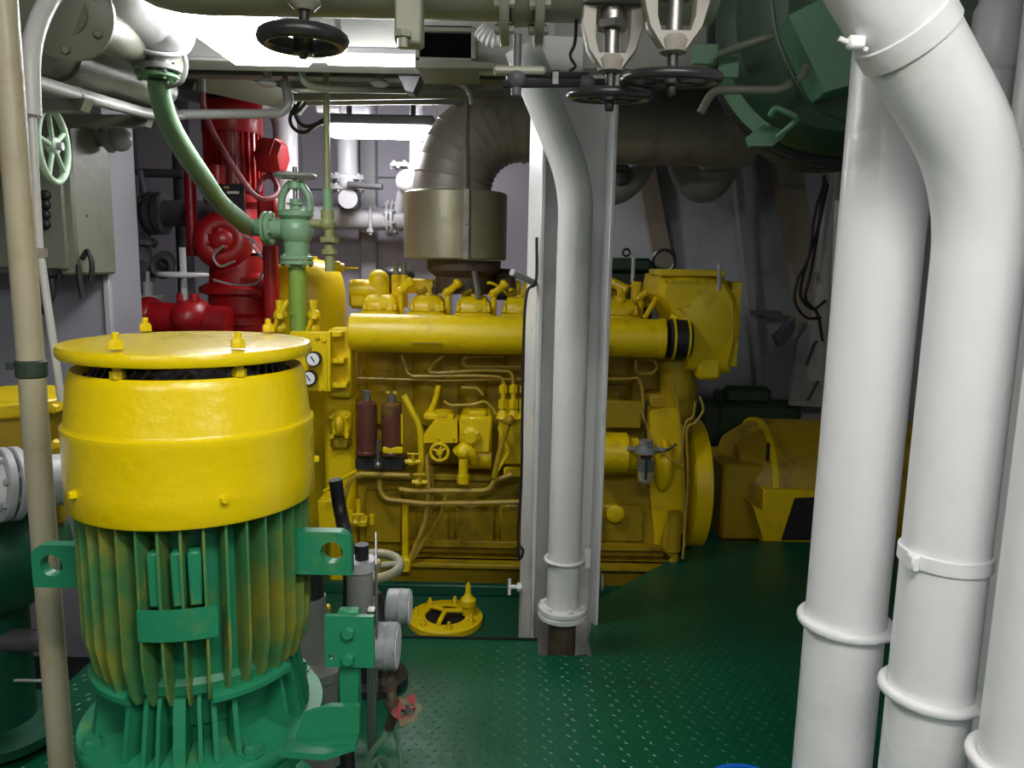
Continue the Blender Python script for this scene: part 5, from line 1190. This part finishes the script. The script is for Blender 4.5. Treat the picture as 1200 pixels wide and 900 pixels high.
part(gdm, 'hand_rail', MB().ptube([(842, 64, 2.36), (880, 50, 2.32), (905, 42, 2.32)], .011, .03), GREYO)
part(gdm, 'small_rail', MB().ptube([(903, 135, 2.3), (908, 126, 2.28), (930, 135, 2.28), (934, 141, 2.3), (912, 160, 2.36)], .009, .02), GPAT)
part(gdm, 'hanger', MB().box(dcx+V((.1, .4, Rd*.95)), (.1, .1, .3)), GDRM)
part(gdm, 'feeder_cable', MB().tube(cat([P(905, 0, 2.25), P(912, 45, 2.24), P(930, 90, 2.23), P(955, 125, 2.23), P(1010, 150, 2.25)]), .005, 8), GDRM)
# pipe mouths hanging under the exhaust duct
dm = thing('suction_bend', 'dull grey pipe bend with flange under the exhaust duct', 'pipe', P(830, 235, 5.2))
part(dm, 'bend', MB().ptube([(800, 150, 5.3), (805, 200, 5.3), (826, 222, 5.25), (848, 190, 5.2)], .125, .2, 20), GREY)
part(dm, 'square_flange', MB().pbox(822, 172, 866, 200, 5.05, .12, .03), GREY)
d2 = thing('branch_bend', 'grey pipe bend dropping behind the column under the exhaust duct', 'pipe', P(730, 230, 5.2))
part(d2, 'bend', MB().ptube([(760, 170, 5.2), (748, 205, 5.2), (725, 226, 5.2), (700, 224, 5.2)], .085, .12, 18), GREY)
part(d2, 'union', MB().sphere(P(728, 205, 5.1), .07).phc(715, 735, 195, 5.05, .04), GREYD)

# ================================================================== deck fittings
yfx = PZ(522, 722, ZW+.03); yz = ZW
yf_ = thing('deck_flange', 'round yellow deck flange with studs in the green well', 'flange', (yfx.x, yfx.y, yz))
Rf = S(46, yfx.y)/math.cos(.1)
mbf = MB(); mbf.lathe([(Rf*.55, yz+.002), (Rf, yz+.002), (Rf, yz+.03), (Rf*.97, yz+.034), (Rf*.55, yz+.034)], (yfx.x, yfx.y, 0), n=48, cap=False)
part(yf_, 'ring', mbf, YENG)
part(yf_, 'opening', MB().cyl((yfx.x, yfx.y, yz+.003), (yfx.x, yfx.y, yz+.02), Rf*.56), BILGE, 'dark opening')
for k in range(3):
    a_ = .3+2.1*k; d = V((math.cos(a_), math.sin(a_), 0)); part(yf_, 'strut', MB().tube([V((yfx.x, yfx.y, yz+.06)), V((yfx.x, yfx.y, yz+.045))+d*Rf*.62], .012, 8), YENG)
bolts_ring(yf_, (yfx.x, yfx.y, yz+.034), (0, 0, 1), Rf*.8, .016, .022, 7, YENG, .2, 'stud_nut', True)
q = V((yfx.x+Rf*.6, yfx.y+.02, yz+.034))
part(yf_, 'sounding_cap', MB().lathe([(.03, 0), (.03, .03), (.022, .035), (.04, .05), (.04, .08), (.02, .1), (.014, .12), (.014, .15), (.004, .17)], q, n=14), YENG)
# handwheel valve rising from the well in front of the gear case
wv = P(437, 663, 2.75)
wt_ = thing('deck_valve', 'worn yellow and grey handwheel valve standing before the gear case', 'valve', (wv.x, wv.y, 0))
WORN = paint('worn_wheel', 0x8d8f7a, .42, .15, 14, .1, stain=0xb39a18, amt=.6, sscale=9)
handwheel(wt_, wv, (0, -.1, 1), S(33, 2.75), .018, WORN, 4, .2, 0, .03)
part(wt_, 'stem', MB().cyl((wv.x, wv.y, .30), wv, .016), STEEL)
part(wt_, 'bonnet', MB().lathe([(.05, .0), (.13, .001), (.13, .03), (.09, .04), (.09, .26), (.05, .32), (.03, .36)], (wv.x, wv.y, 0), n=24), BLKG)
part(wt_, 'yellow_bracket', MB().pbox(369, 716, 383, 748, 2.5, .06, .004), YENG)
wd_ = thing('grey_strainer', 'dull grey strainer pot standing between the motor and the gauges', 'strainer', P(385, 850, 1.95))
sxp = P(365, 790, 2.3).x
part(wd_, 'pot', MB().lathe([(.10, .002), (.12, .01), (.12, .30), (.135, .31), (.135, .34), (.09, .36), (.05, .52), (.05, .55)], (sxp, 2.3, 0), n=28), GREY)
part(wd_, 'neck', MB().cyl((sxp, 2.3, .54), (sxp, 2.3, .72), .045), BLKG)
# blue bucket at the foot of the pipes
bk = PZ(878, 930, .24); bkx = thing('blue_bucket', 'blue plastic bucket on the green plates by the straight pipe', 'bucket', (bk.x, bk.y, .001))
part(bkx, 'pail', MB().lathe([(.001, .002), (.085, .002), (.11, .235), (.117, .237), (.117, .245), (.106, .245), (.083, .01), (.001, .01)], (bk.x, bk.y, 0), n=40), BLUE)
part(bkx, 'bail_handle', MB().torus((bk.x, bk.y, .225), (0, .12, 1), .120, .003, 24, 6, PI, 2*PI), STEEL)
